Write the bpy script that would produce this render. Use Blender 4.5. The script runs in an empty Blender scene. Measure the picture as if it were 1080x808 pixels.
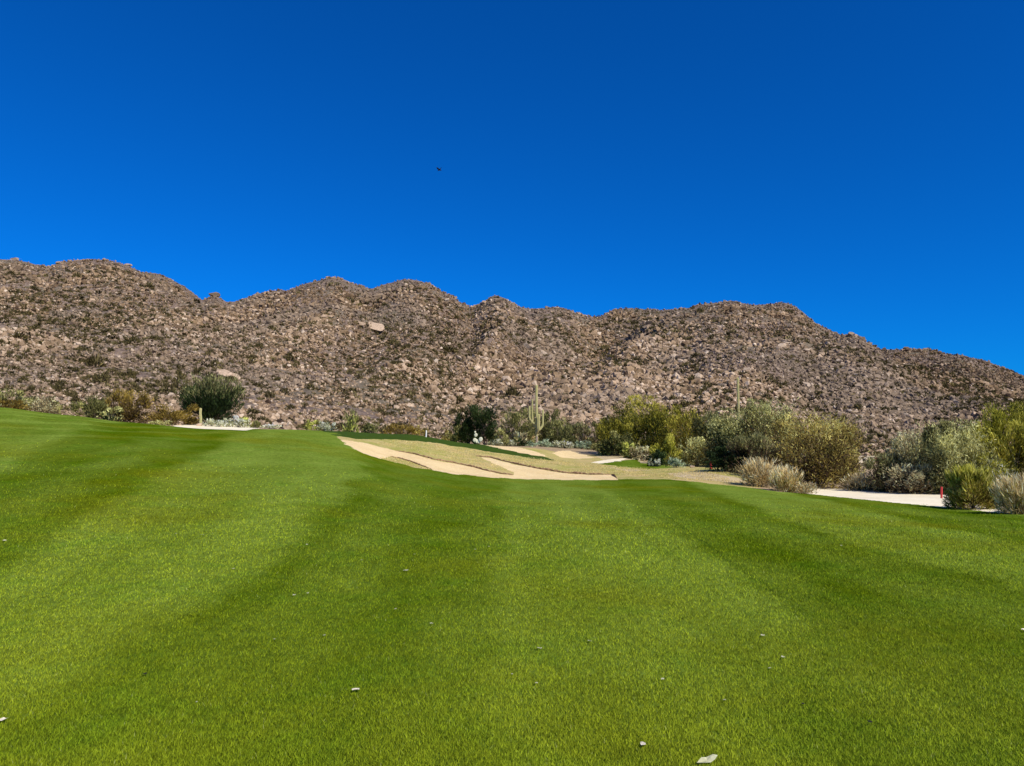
import bpy, bmesh, math, random
import numpy as np
from mathutils import Vector

random.seed(7)
rng = np.random.default_rng(11)
SC = bpy.context.scene
COL = SC.collection
EYE = 1.6
HOR = 478.0          # horizon row in the photograph (1080 x 808)
FPX = 820.0

# ------------------------------------------------------------------ helpers
def tag(o, label=None, cat=None, group=None, kind=None):
    if label: o['label'] = label
    if cat: o['category'] = cat
    if group: o['group'] = group
    if kind: o['kind'] = kind
    return o

def empty(name, loc, rz=0.0):
    o = bpy.data.objects.new(name, None)
    COL.objects.link(o)
    o.location = loc
    o.rotation_euler = (0, 0, rz)
    o.empty_display_size = 0.3
    return o

def make_mesh(name, V, F, tone=None, smooth=False):
    """V (n,3) floats, F (m,k) ints, tone (n,) floats"""
    V = np.ascontiguousarray(V, dtype=np.float32)
    F = np.ascontiguousarray(F, dtype=np.int32)
    me = bpy.data.meshes.new(name)
    k = F.shape[1]
    me.vertices.add(len(V)); me.vertices.foreach_set('co', V.ravel())
    me.loops.add(F.size); me.loops.foreach_set('vertex_index', F.ravel())
    me.polygons.add(len(F))
    me.polygons.foreach_set('loop_start', np.arange(0, F.size, k, dtype=np.int32))
    me.polygons.foreach_set('use_smooth', np.full(len(F), smooth, dtype=bool))
    me.update(calc_edges=True)
    me.validate()
    if tone is not None:
        at = me.attributes.new('tone', 'FLOAT', 'POINT')
        at.data.foreach_set('value', np.ascontiguousarray(tone, dtype=np.float32))
    return me

def link(name, me, mat, parent=None, loc=(0, 0, 0)):
    o = bpy.data.objects.new(name, me)
    COL.objects.link(o)
    if mat and not me.materials: me.materials.append(mat)
    o.location = loc
    if parent: o.parent = parent
    return o

# ------------------------------------------------------------------ numeric noise
def _hash(ix, iy, seed):
    n = (ix.astype(np.int64) * 374761393 + iy.astype(np.int64) * 668265263 + seed * 1442695041) & 0x7fffffff
    n = (n ^ (n >> 13)) * 1274126177 & 0x7fffffff
    n = n ^ (n >> 16)
    return (n & 0xffff) / 65535.0

def vnoise(x, y, seed=0):
    x = np.asarray(x, float); y = np.asarray(y, float)
    ix = np.floor(x); iy = np.floor(y)
    fx = x - ix; fy = y - iy
    ux = fx * fx * (3 - 2 * fx); uy = fy * fy * (3 - 2 * fy)
    a = _hash(ix, iy, seed); b = _hash(ix + 1, iy, seed)
    c = _hash(ix, iy + 1, seed); d = _hash(ix + 1, iy + 1, seed)
    return (a * (1 - ux) + b * ux) * (1 - uy) + (c * (1 - ux) + d * ux) * uy

def fbm(x, y, seed=0, octv=4):
    s = 0; a = 1; t = 0
    for i in range(octv):
        s = s + a * (vnoise(x, y, seed + i * 17) * 2 - 1); t += a
        x = x * 2.03 + 11.7; y = y * 2.03 + 5.3; a *= 0.5
    return s / t

# ------------------------------------------------------------------ terrain height table
SKY = [(-700, 300), (-400, 268), (-200, 282), (-90, 262), (0, 272), (15, 273), (30, 277), (45, 279.5), (55, 275), (75, 273), (100, 272),
       (115, 274), (130, 279), (143, 286.5), (158, 286.5), (170, 291), (190, 301), (203, 311), (209, 316), (216, 311),
       (225, 311), (235, 317), (243, 317), (260, 311), (280, 305), (300, 304), (320, 296.5), (345, 291), (356, 292),
       (372, 298), (390, 303), (405, 298), (425, 293), (440, 293.5), (455, 300), (475, 312), (497, 325), (510, 317),
       (517, 312.5), (525, 311), (534, 312), (545, 321), (560, 324.5), (580, 323), (592, 322.5), (605, 327.5), (620, 333.5),
       (633, 334), (645, 327), (660, 323.5), (680, 325.5), (700, 327), (718, 326), (730, 325), (745, 320), (775, 318),
       (800, 320.5), (825, 319.5), (840, 319.5), (850, 326.5), (862, 339), (880, 348), (890, 353.5), (905, 361),
       (920, 371.5), (945, 375.5), (970, 379.5), (1000, 379.5), (1020, 381.5), (1040, 389.5), (1060, 397.5), (1080, 403.5),
       (1150, 420), (1300, 438), (1800, 450)]
CREST_D = [(-700, 760), (0, 740), (100, 740), (210, 700), (345, 680), (435, 740), (497, 640), (525, 560), (600, 590),
           (640, 700), (780, 690), (840, 640), (900, 820), (950, 980), (1080, 1000), (1800, 1050)]
SPUR = [(-700, 330), (840, 330), (870, 352), (900, 372), (940, 393), (1000, 410), (1050, 420), (1100, 428), (1300, 445), (1800, 455)]

GROUND = {   # column: (depth, row) pairs from the near lawn to the foot of the mountain
 -700: [(3.2, 886), (5, 736), (10, 590), (20, 500), (30, 458), (40, 436), (46, 432), (60, 436), (90, 440), (125, 440)],
 0:    [(3.2, 888), (5, 738), (10, 594), (20, 503), (30, 458), (38, 434), (44, 430.0), (60, 437), (90, 440), (125, 436)],
 70:   [(3.2, 888), (5, 739), (10, 596), (20, 505), (30, 462), (38, 443), (45, 438.5), (60, 443), (90, 446), (125, 441)],
 130:  [(3.2, 888), (5, 740), (10, 598), (20, 508), (30, 467), (40, 449), (46, 446), (60, 448), (90, 450), (125, 446)],
 220:  [(3.2, 888), (5, 741), (10, 601), (20, 515), (30, 477), (40, 458), (48, 452.5), (53, 452.8), (60, 447), (66, 445), (90, 449), (125, 450)],
 290:  [(3.2, 888), (5, 741), (10, 603), (20, 520), (30, 484), (40, 464), (50, 454.5), (56, 453.5), (66, 453), (90, 456), (125, 455)],
 360:  [(3.2, 888), (5, 742), (10, 605), (20, 527), (30, 491), (40, 473), (46, 465), (54, 457), (60, 455), (75, 460), (110, 462), (125, 458)],
 430:  [(3.2, 889), (5, 742), (10, 607), (20, 534), (30, 505), (38, 495), (43, 490.5), (50, 477), (58, 464.5), (63, 459), (67, 457.8), (80, 463), (110, 465), (125, 461)],
 500:  [(3.2, 889), (5, 742), (10, 609), (20, 540), (30, 514), (40, 503), (45, 500), (51, 489.5), (60, 474.5), (64, 470.5), (67, 469.2), (80, 470), (110, 469), (125, 465)],
 560:  [(3.2, 889), (5, 742), (10, 610), (20, 543), (30, 519), (40, 508.5), (46, 504.5), (51, 493), (60, 482), (66, 477), (72, 473.5), (80, 471.5), (100, 470), (125, 466)],
 605:  [(3.2, 889), (5, 742), (10, 610), (20, 544), (30, 520), (40, 509), (46, 505), (51, 498), (60, 488), (66, 485.5), (74, 482), (84, 474), (100, 472), (125, 466)],
 650:  [(3.2, 889), (5, 742), (10, 610), (20, 544), (30, 520), (40, 509), (46, 504.5), (52, 496), (58, 491), (66, 486.5), (76, 479.5), (90, 478), (125, 467)],
 700:  [(3.2, 889), (5, 742), (10, 610), (20, 544), (30, 520), (40, 508), (44, 505), (50, 497), (56, 493.8), (62, 492), (72, 488), (90, 482), (125, 468)],
 760:  [(3.2, 889), (5, 742), (10, 610), (20, 545), (30, 521), (36, 514), (40, 510), (45, 500), (50, 494.5), (60, 493.5), (90, 484), (125, 468)],
 870:  [(3.2, 889), (5, 742), (10, 611), (20, 547), (28, 529), (35, 523), (40, 517), (50, 508), (60, 501), (90, 493), (112, 488.5), (125, 479)],
 1000: [(3.2, 889), (5, 742), (10, 611), (20, 551), (28, 535), (34, 524), (45, 510), (60, 500), (90, 492), (112, 488), (125, 479)],
 1080: [(3.2, 889), (5, 742), (10, 611), (18, 559), (24, 541), (32, 527), (45, 509), (60, 495), (90, 482), (125, 470)],
 1800: [(3.2, 889), (5, 742), (10, 611), (20, 556), (28, 540), (34, 528), (45, 512), (60, 497), (90, 482), (125, 470)],
}
PXG = np.arange(-700, 1801, 5.0)
LD = np.linspace(math.log(3.2), math.log(1300), 900)
DG = np.exp(LD)

def row2z(D, row): return EYE + D * (HOR - row) / FPX

def hermite(xs, ys, q):
    xs = np.array(xs, float); ys = np.array(ys, float)
    d = np.diff(ys) / np.diff(xs)
    m = np.zeros_like(ys); m[1:-1] = (d[1:] * np.diff(xs)[:-1] + d[:-1] * np.diff(xs)[1:]) / (xs[2:] - xs[:-2])
    m[0] = d[0]; m[-1] = d[-1]
    i = np.clip(np.searchsorted(xs, q) - 1, 0, len(xs) - 2)
    h = xs[i + 1] - xs[i]; u = np.clip((q - xs[i]) / h, 0, 1)
    return ((2*u**3 - 3*u**2 + 1) * ys[i] + (u**3 - 2*u**2 + u) * h * m[i]
            + (-2*u**3 + 3*u**2) * ys[i + 1] + (u**3 - u**2) * h * m[i + 1])

def build_table():
    cols = sorted(GROUND)
    near = {}
    for c in cols:
        D, R = zip(*GROUND[c])
        z = [row2z(a, b) for a, b in GROUND[c]]
        near[c] = hermite(D, z, np.minimum(DG, 125))
    T = np.zeros((len(PXG), len(DG)))
    sk = np.interp(PXG, *zip(*SKY)); cd = np.interp(PXG, *zip(*CREST_D)); sp = np.interp(PXG, *zip(*SPUR))
    k = np.ones(9) / 9
    cdp = np.pad(cd, 12, mode='edge'); cd = np.convolve(cdp, np.ones(25) / 25, 'valid')
    far = DG > 125
    for i, px in enumerate(PXG):
        j = np.clip(np.searchsorted(cols, px) - 1, 0, len(cols) - 2)
        a, b = cols[j], cols[j + 1]; u = (px - a) / (b - a)
        u = 0.5 * u + 0.5 * (u * u * (3 - 2 * u))
        T[i] = near[a] * (1 - u) + near[b] * u
        base = HOR - (T[i][np.searchsorted(DG, 124)] - EYE) * FPX / 125
        S = sk[i]; Dc = cd[i]
        g = Dc / 680
        D = [125, 180 * g ** .5, 260 * g ** .7, 380 * g, 520 * g, 610 * g, Dc, Dc * 1.1, 1400]
        rr = [base + (S - base) * q for q in (0, .19, .41, .64, .85, .945, 1, .93, .4)]
        zA = hermite(D, [row2z(d, r) for d, r in zip(D, rr)], DG[far])
        w = min(1, max(0, (px - 845) / 75)); w = w * w * (3 - 2 * w)
        if w > 0:
            r2 = max(sp[i], S + 6)
            Dc = max(Dc, 800); D = [125, 180, 260, 370, 480, 560, 690, Dc, Dc * 1.12, 1400]
            rr = [base, base + (r2 - base) * .25, base + (r2 - base) * .55, base + (r2 - base) * .82, r2, r2 + 4,
                  r2 * .55 + S * .45, S, S + 12, S + 60]
            zB = hermite(D, [row2z(d, r) for d, r in zip(D, rr)], DG[far])
            # blend angles, not heights, so that the skyline stays put
            zA = zA * (1 - w) + zB * w
        T[i][far] = zA
    # smooth a little over the near ground
    kk = np.array([1, 3, 5, 3, 1.0]); kk /= kk.sum()
    P = np.pad(T, ((2, 2), (0, 0)), mode='edge')
    Sm = sum(kk[q] * P[q:q + len(PXG)] for q in range(5))
    T[:, ~far] = Sm[:, ~far]
    # flatten toward zero at the camera's feet
    w = np.clip((DG - 3.2) / 3, 0, 1)
    return T * w[None, :] + 0.0 * (1 - w[None, :])

TAB = build_table()
SKYI = lambda px: np.interp(px, *zip(*SKY))
CRD = lambda px: np.interp(px, *zip(*CREST_D))

def zf(X, Y):
    X = np.asarray(X, float); Y = np.asarray(Y, float)
    D = np.clip(Y, 3.2, 1290)
    px = np.clip(540 + FPX * X / D, -700, 1799)
    fi = (px + 700) / 5.0; i = np.clip(fi.astype(int), 0, len(PXG) - 2); u = fi - i
    fj = (np.log(D) - LD[0]) / (LD[1] - LD[0]); j = np.clip(fj.astype(int), 0, len(DG) - 2); v = fj - j
    z = (TAB[i, j] * (1 - u) + TAB[i + 1, j] * u) * (1 - v) + (TAB[i, j + 1] * (1 - u) + TAB[i + 1, j + 1] * u) * v
    # gullies and shoulders on the mountain, fading out near its crest so the skyline keeps its shape
    m = np.clip((D - 140) / 120, 0, 1)
    cr = np.interp(px, *zip(*CREST_D))
    m2 = np.clip(np.abs(D - cr) / 170, 0.03, 1)
    g = fbm(X / 80.0 + Y / 300., Y / 190.0, 3, 3) * 15 + (.30 - np.abs(fbm(X / 60.0 - Y / 260., Y / 170.0, 9, 2))) * 26
    z = z + m * m2 * g
    # gentle unevenness of the near ground
    n = np.clip((D - 15) / 30, 0, 1) * np.clip((150 - D) / 60, 0, 1)
    z = z + n * fbm(X / 6.0, Y / 6.0, 21, 3) * 0.05
    return z

def project(X, Y, Z):
    return 540 + FPX * X / np.maximum(Y, .1), HOR - FPX * (Z - EYE) / np.maximum(Y, .1)

def px2ground(px, row, d0=3.3, d1=160):
    D = np.exp(np.linspace(math.log(d0), math.log(d1), 3000))
    X = (px - 540) / FPX * D
    r = project(X, D, zf(X, D))[1]
    k = np.argmax(r <= row)
    if r[k] > row: k = np.argmin(r)
    return X[k], D[k], float(zf(X[k], D[k]))

def inpoly(px, py, poly):
    c = np.zeros(px.shape, bool); n = len(poly)
    for i in range(n):
        x1, y1 = poly[i]; x2, y2 = poly[(i + 1) % n]
        if y1 == y2: continue
        cond = ((y1 > py) != (y2 > py)) & (px < (x2 - x1) * (py - y1) / (y2 - y1) + x1)
        c ^= cond
    return c

# ------------------------------------------------------------------ materials
def new_mat(name):
    m = bpy.data.materials.new(name); m.use_nodes = True
    nt = m.node_tree; nt.nodes.clear()
    return m, nt

class NB:
    def __init__(s, nt): s.nt = nt
    def n(s, t, **kw):
        nd = s.nt.nodes.new(t)
        for k, v in kw.items(): setattr(nd, k, v)
        return nd
    def l(s, a, b): s.nt.links.new(a, b)
    def val(s, x, sock):
        if isinstance(x, (int, float)): sock.default_value = x
        elif isinstance(x, tuple): sock.default_value = x if len(x) == len(sock.default_value) else (*x, 1)
        else: s.l(x, sock)
    def math(s, op, a, b=0.0, clamp=False):
        nd = s.n('ShaderNodeMath', operation=op, use_clamp=clamp)
        s.val(a, nd.inputs[0]); s.val(b, nd.inputs[1]); return nd.outputs[0]
    def noise(s, vec, scale, detail=3, rough=.55, dist=0.0):
        nd = s.n('ShaderNodeTexNoise'); nd.inputs['Scale'].default_value = scale
        nd.inputs['Detail'].default_value = detail; nd.inputs['Roughness'].default_value = rough
        nd.inputs['Distortion'].default_value = dist
        s.l(vec, nd.inputs['Vector']); return nd.outputs['Fac']
    def mix(s, f, a, b, mode='MIX'):
        nd = s.n('ShaderNodeMix', data_type='RGBA', blend_type=mode)
        s.val(f, nd.inputs[0]); s.val(a, nd.inputs[6]); s.val(b, nd.inputs[7]); return nd.outputs[2]
    def ramp(s, f, stops, interp='LINEAR'):
        nd = s.n('ShaderNodeValToRGB'); cr = nd.color_ramp; cr.interpolation = interp
        while len(cr.elements) < len(stops): cr.elements.new(.5)
        for e, (p, c) in zip(cr.elements, stops):
            e.position = p; e.color = (*c, 1) if len(c) == 3 else c
        s.val(f, nd.inputs[0]); return nd.outputs[0]
    def mapr(s, f, a, b, c=0.0, d=1.0, smooth=False):
        nd = s.n('ShaderNodeMapRange'); nd.clamp = True
        if smooth: nd.interpolation_type = 'SMOOTHSTEP'
        s.val(f, nd.inputs[0])
        for i, v in zip((1, 2, 3, 4), (a, b, c, d)): s.val(v, nd.inputs[i])
        return nd.outputs[0]
    def pos(s): return s.n('ShaderNodeNewGeometry').outputs['Position']
    def tone(s): return s.n('ShaderNodeAttribute', attribute_name='tone').outputs['Fac']
    def bump(s, h, strength=.5, dist=.05):
        nd = s.n('ShaderNodeBump'); nd.inputs['Strength'].default_value = strength
        nd.inputs['Distance'].default_value = dist; s.l(h, nd.inputs['Height']); return nd.outputs[0]
    def out(s, color, rough=.85, normal=None, spec=.25, trans=0.0, tcol=None):
        p = s.n('ShaderNodeBsdfPrincipled'); s.val(color, p.inputs['Base Color'])
        s.val(rough, p.inputs['Roughness']); p.inputs['Specular IOR Level'].default_value = spec
        if normal is not None: s.l(normal, p.inputs['Normal'])
        o = s.n('ShaderNodeOutputMaterial'); sh = p.outputs[0]
        if trans > 0:
            t = s.n('ShaderNodeBsdfTranslucent'); s.val(tcol if tcol is not None else color, t.inputs[0])
            mx = s.n('ShaderNodeMixShader'); mx.inputs[0].default_value = trans
            s.l(sh, mx.inputs[1]); s.l(t.outputs[0], mx.inputs[2]); sh = mx.outputs[0]
        s.l(sh, o.inputs[0])

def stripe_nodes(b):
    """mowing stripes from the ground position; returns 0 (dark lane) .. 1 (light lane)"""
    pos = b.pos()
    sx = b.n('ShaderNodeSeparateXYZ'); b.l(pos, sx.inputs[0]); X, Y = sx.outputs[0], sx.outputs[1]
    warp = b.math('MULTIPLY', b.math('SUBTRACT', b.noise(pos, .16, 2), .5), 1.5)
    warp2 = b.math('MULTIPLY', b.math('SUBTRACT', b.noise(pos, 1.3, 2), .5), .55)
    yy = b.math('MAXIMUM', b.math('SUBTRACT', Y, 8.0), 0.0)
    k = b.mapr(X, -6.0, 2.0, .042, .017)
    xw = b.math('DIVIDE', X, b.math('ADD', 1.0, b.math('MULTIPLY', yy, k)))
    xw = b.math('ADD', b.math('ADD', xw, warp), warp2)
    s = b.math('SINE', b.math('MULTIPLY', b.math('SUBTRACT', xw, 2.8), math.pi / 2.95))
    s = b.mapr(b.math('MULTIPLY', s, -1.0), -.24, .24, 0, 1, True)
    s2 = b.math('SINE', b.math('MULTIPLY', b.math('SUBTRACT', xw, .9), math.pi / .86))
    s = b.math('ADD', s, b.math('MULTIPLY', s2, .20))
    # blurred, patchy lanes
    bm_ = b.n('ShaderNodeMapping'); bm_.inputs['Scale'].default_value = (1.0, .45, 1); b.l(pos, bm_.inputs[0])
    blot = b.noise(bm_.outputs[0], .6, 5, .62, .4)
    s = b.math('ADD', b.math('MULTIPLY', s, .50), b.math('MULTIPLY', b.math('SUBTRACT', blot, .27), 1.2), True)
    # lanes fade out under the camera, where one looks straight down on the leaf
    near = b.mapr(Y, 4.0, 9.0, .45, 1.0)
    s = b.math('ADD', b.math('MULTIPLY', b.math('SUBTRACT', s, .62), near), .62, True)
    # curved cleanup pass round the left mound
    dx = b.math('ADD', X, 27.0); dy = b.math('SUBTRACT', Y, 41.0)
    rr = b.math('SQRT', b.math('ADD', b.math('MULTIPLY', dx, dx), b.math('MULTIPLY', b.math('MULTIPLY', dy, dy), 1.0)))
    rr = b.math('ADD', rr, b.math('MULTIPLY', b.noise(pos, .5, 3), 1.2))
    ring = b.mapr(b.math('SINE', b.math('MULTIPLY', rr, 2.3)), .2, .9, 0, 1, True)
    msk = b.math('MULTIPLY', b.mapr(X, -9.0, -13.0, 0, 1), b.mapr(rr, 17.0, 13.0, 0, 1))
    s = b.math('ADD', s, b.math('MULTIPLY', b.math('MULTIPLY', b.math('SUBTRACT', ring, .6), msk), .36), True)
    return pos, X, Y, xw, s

DARKG, LIGHTG, OLIVE = (.072, .128, .0015), (.195, .255, .030), (.165, .170, .0015)

def mat_turf():
    m, nt = new_mat('mown_turf'); b = NB(nt)
    pos, X, Y, xw, s = stripe_nodes(b)
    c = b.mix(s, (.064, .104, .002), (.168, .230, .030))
    ol = b.mapr(b.noise(pos, .16, 3), .5, .68, 0, .62)
    c = b.mix(ol, c, (.140, .145, .003))
    bl = b.mapr(b.noise(pos, .7, 4, .65, .6), .5, .75, 0, .4)
    c = b.mix(bl, c, (.065, .165, .006))
    # fine leaf texture at several scales
    map1 = b.n('ShaderNodeMapping'); map1.inputs['Scale'].default_value = (1, .5, 1); b.l(pos, map1.inputs[0])
    f1 = b.noise(map1.outputs[0], 9, 4, .7); f2 = b.noise(map1.outputs[0], 70, 3, .7)
    f = b.math('ADD', b.math('MULTIPLY', f1, .5), b.math('MULTIPLY', f2, .5))
    v = b.mapr(f, .36, .64, .62, 1.6)
    hs = b.n('ShaderNodeVectorMath', operation='SCALE'); b.l(c, hs.inputs[0]); b.l(v, hs.inputs['Scale'])
    c = hs.outputs[0]
    # straw flecks
    fl = b.mapr(b.noise(pos, 38, 2, .6), .68, .74, 0, .45)
    c = b.mix(fl, c, (.30, .32, .11))
    # a narrow wheel line along the lane on the right
    ln = b.math('ABSOLUTE', b.math('SUBTRACT', b.math('ADD', X, b.math('MULTIPLY', Y, -.085)), 2.27))
    ln = b.math('ADD', ln, b.math('MULTIPLY', b.math('SUBTRACT', b.noise(pos, .8, 2), .5), .12))
    lm = b.mapr(ln, .015, .07, .45, 0, True)
    lm = b.math('MULTIPLY', lm, b.mapr(Y, 6.5, 9, 0, 1)); lm = b.math('MULTIPLY', lm, b.mapr(Y, 17, 26, 1, 0))
    c = b.mix(lm, c, (.03, .07, .006))
    h = b.math('ADD', b.math('MULTIPLY', f2, .6), b.math('MULTIPLY', f1, 1.0))
    b.out(c, .75, b.bump(h, .7, .05), spec=.0)
    return m

def mat_blades():
    m, nt = new_mat('turf_blades'); b = NB(nt)
    pos, X, Y, xw, s = stripe_nodes(b)
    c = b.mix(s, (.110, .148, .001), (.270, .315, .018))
    ol = b.mapr(b.noise(pos, .16, 3), .5, .68, 0, .62)
    c = b.mix(ol, c, OLIVE)
    bl = b.mapr(b.noise(pos, .7, 4, .65, .6), .5, .75, 0, .4)
    c = b.mix(bl, c, (.065, .165, .006))
    t = b.tone()
    hs = b.n('ShaderNodeVectorMath', operation='SCALE'); b.l(c, hs.inputs[0]); b.l(b.mapr(t, .15, .85, .55, 2.3), hs.inputs['Scale'])
    c = b.mix(b.mapr(t, .93, .96, 0, .7), hs.outputs[0], (.42, .42, .17))
    b.out(c, .6, None, spec=.06, trans=.3)
    return m

def mat_ground(name, cA, cB, cC, sc=1.0, bump=.4, fleck=None, fine=25, fa=1.0):
    m, nt = new_mat(name); b = NB(nt); pos = b.pos()
    a = b.noise(pos, .35 * sc, 5, .65); f = b.noise(pos, fine, 3, .7); g = b.noise(pos, 2.2 * sc, 5, .7, .4)
    c = b.mix(b.mapr(a, .38, .62), cA, cB)
    c = b.mix(b.mapr(g, .5, .72), c, cC)
    c = b.mix(.8 * fa, c, b.ramp(f, [(.3, (.62, .62, .62)), (.7, (1.3, 1.3, 1.3))]), 'MULTIPLY')
    if fleck: c = b.mix(b.mapr(b.noise(pos, 7, 3, .7), .6, .7, 0, .8), c, fleck)
    h = b.math('ADD', f, b.math('MULTIPLY', g, 2.0))
    b.out(c, .95, b.bump(h, bump, .08), spec=.1)
    return m

def mat_rock(name='granite_boulder'):
    m, nt = new_mat(name); b = NB(nt); pos = b.pos(); t = b.tone()
    c = b.ramp(t, [(0, (.07, .043, .026)), (.2, (.155, .100, .054)), (.45, (.275, .184, .098)), (.7, (.385, .268, .160)), (.93, (.58, .42, .27)), (1, (.80, .67, .50))])
    n1 = b.noise(pos, .9, 6, .72, .5)
    c = b.mix(.9, c, b.ramp(n1, [(.3, (.5, .48, .46)), (.5, (.95, .93, .92)), (.72, (1.3, 1.26, 1.22))]), 'MULTIPLY')
    # large-scale drift between pinkish and grey rock
    n2 = b.noise(pos, .012, 4, .6)
    c = b.mix(b.mapr(n2, .45, .62, 0, .45), c, (.19, .155, .12))
    varn = b.mapr(b.noise(pos, .35, 4, .7), .58, .70, 0, .6)
    c = b.mix(varn, c, (.11, .075, .055))
    b.out(c, .95, b.bump(n1, .8, .35), spec=.12)
    return m

def mat_leaf(name, dark, mid, light, trans=.25):
    m, nt = new_mat(name); b = NB(nt); t = b.tone(); pos = b.pos()
    k = 1.0 if 'dark_green' in name or 'scrub' in name else 1.85
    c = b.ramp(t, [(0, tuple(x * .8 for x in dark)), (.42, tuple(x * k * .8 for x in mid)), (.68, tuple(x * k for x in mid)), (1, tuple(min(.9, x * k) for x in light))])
    n = b.noise(pos, .9, 3, .6)
    c = b.mix(.7, c, b.ramp(n, [(.35, (.62, .62, .6)), (.65, (1.25, 1.2, 1.1))]), 'MULTIPLY')
    b.out(c, .75, None, spec=.15, trans=trans)
    return m

def mat_plain(name, c, rough=.7, var=.25, scale=8.0, spec=.2):
    m, nt = new_mat(name); b = NB(nt)
    tc = b.n('ShaderNodeTexCoord').outputs['Object']
    n = b.noise(tc, scale, 4, .6)
    lo = tuple(x * (1 - var) for x in c); hi = tuple(min(1, x * (1 + var)) for x in c)
    b.out(b.ramp(n, [(.3, lo), (.7, hi)]), rough, b.bump(n, .2, .02), spec=spec)
    return m

def mat_slope():
    m, nt = new_mat('stony_slope'); b = NB(nt); pos = b.pos()
    n1 = b.noise(pos, .5, 6, .75, .4); n2 = b.noise(pos, .03, 4, .6); n3 = b.noise(pos, 1.9, 4, .7)
    c = b.ramp(n1, [(.3, (.09, .06, .045)), (.48, (.22, .155, .115)), (.7, (.38, .285, .215))])
    c = b.mix(b.mapr(n2, .45, .62, 0, .5), c, (.145, .135, .075))
    c = b.mix(b.mapr(n3, .56, .66, 0, .6), c, (.085, .085, .045))
    b.out(c, .95, b.bump(n1, 1.0, 1.2), spec=.1)
    return m

M = {}
M['turf'] = mat_turf(); M['blades'] = mat_blades()
M['rough'] = mat_ground('crest_shade_turf', (.048, .088, .003), (.040, .075, .003), (.07, .115, .008), 1.5, .6, fine=18)  # darker green puts the shade of the away-facing crest into the turf colour
M['sand'] = mat_ground('bunker_sand', (.86, .645, .32), (.78, .565, .27), (.88, .69, .38), .8, .6, fine=12, fa=.6)
M['white_sand'] = mat_ground('pale_sand', (.93, .81, .56), (.84, .71, .47), (.96, .86, .63), .8, .2, fine=12, fa=.25)
M['dry_grass'] = mat_ground('dry_grass_ground', (.58, .43, .17), (.36, .345, .07), (.62, .47, .22), 1.0, .6, fleck=(.30, .32, .07), fine=14)
M['pale_dry'] = mat_ground('pale_dry_ground', (.60, .46, .25), (.54, .42, .22), (.68, .53, .31), 1.0, .6, fleck=(.3, .22, .12), fine=14)
M['desert'] = mat_ground('desert_dirt', (.42, .30, .17), (.37, .26, .14), (.50, .37, .22), .6, .6, fleck=(.24, .19, .12), fine=10)
M['lip'] = mat_plain('bunker_lip_soil', (.30, .19, .10), .95, .4, 3.0, .05)
M['slope'] = mat_slope(); M['rock'] = mat_rock()
M['bark'] = mat_plain('grey_brown_bark', (.13, .10, .075), .9, .35, 6.0, .1)
M['green_bark'] = mat_plain('green_bark', (.14, .15, .06), .8, .3, 6.0, .15)

LEAF = {
 'yellow':  mat_leaf('palo_verde_twigs', (.035, .036, .003), (.145, .135, .012), (.36, .32, .05)),
 'bright':  mat_leaf('bright_palo_verde_twigs', (.05, .055, .004), (.185, .185, .016), (.42, .39, .07)),
 'gold':    mat_leaf('brown_gold_foliage', (.055, .036, .008), (.15, .105, .018), (.28, .20, .045)),
 'olive':   mat_leaf('olive_foliage', (.045, .052, .015), (.12, .12, .035), (.25, .24, .085)),
 'tawny':   mat_leaf('tawny_olive_foliage', (.06, .045, .008), (.28, .215, .05), (.56, .45, .15)),
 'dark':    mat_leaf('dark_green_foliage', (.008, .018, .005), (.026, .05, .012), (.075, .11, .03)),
 'greygreen': mat_leaf('grey_green_foliage', (.04, .044, .010), (.23, .22, .075), (.50, .48, .20)),
 'dusk':    mat_leaf('dark_grey_green_foliage', (.020, .022, .006), (.10, .10, .035), (.25, .24, .10)),
 'brown':   mat_leaf('dark_brown_twigs', (.02, .012, .006), (.065, .04, .022), (.17, .12, .065)),
 'grey':    mat_leaf('grey_twigs', (.05, .038, .014), (.28, .225, .115), (.58, .49, .28)),
 'straw':   mat_leaf('straw_twigs', (.15, .105, .04), (.50, .375, .17), (.80, .64, .34)),
 'dry': mat_leaf('dry_grass', (.30, .25, .07), (.50, .40, .15), (.72, .57, .27), .3),
 'silver':  mat_leaf('silver_leaves', (.16, .17, .09), (.44, .45, .28), (.74, .74, .50)),
 'teal':    mat_leaf('blue_green_leaves', (.09, .15, .10), (.25, .31, .19), (.42, .47, .32)),
 'lime':    mat_leaf('yellow_green_leaves', (.12, .14, .02), (.30, .32, .06), (.48, .50, .14)),
 'scrub':   mat_leaf('hillside_scrub', (.045, .036, .010), (.16, .128, .045), (.31, .25, .10)),
}

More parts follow.
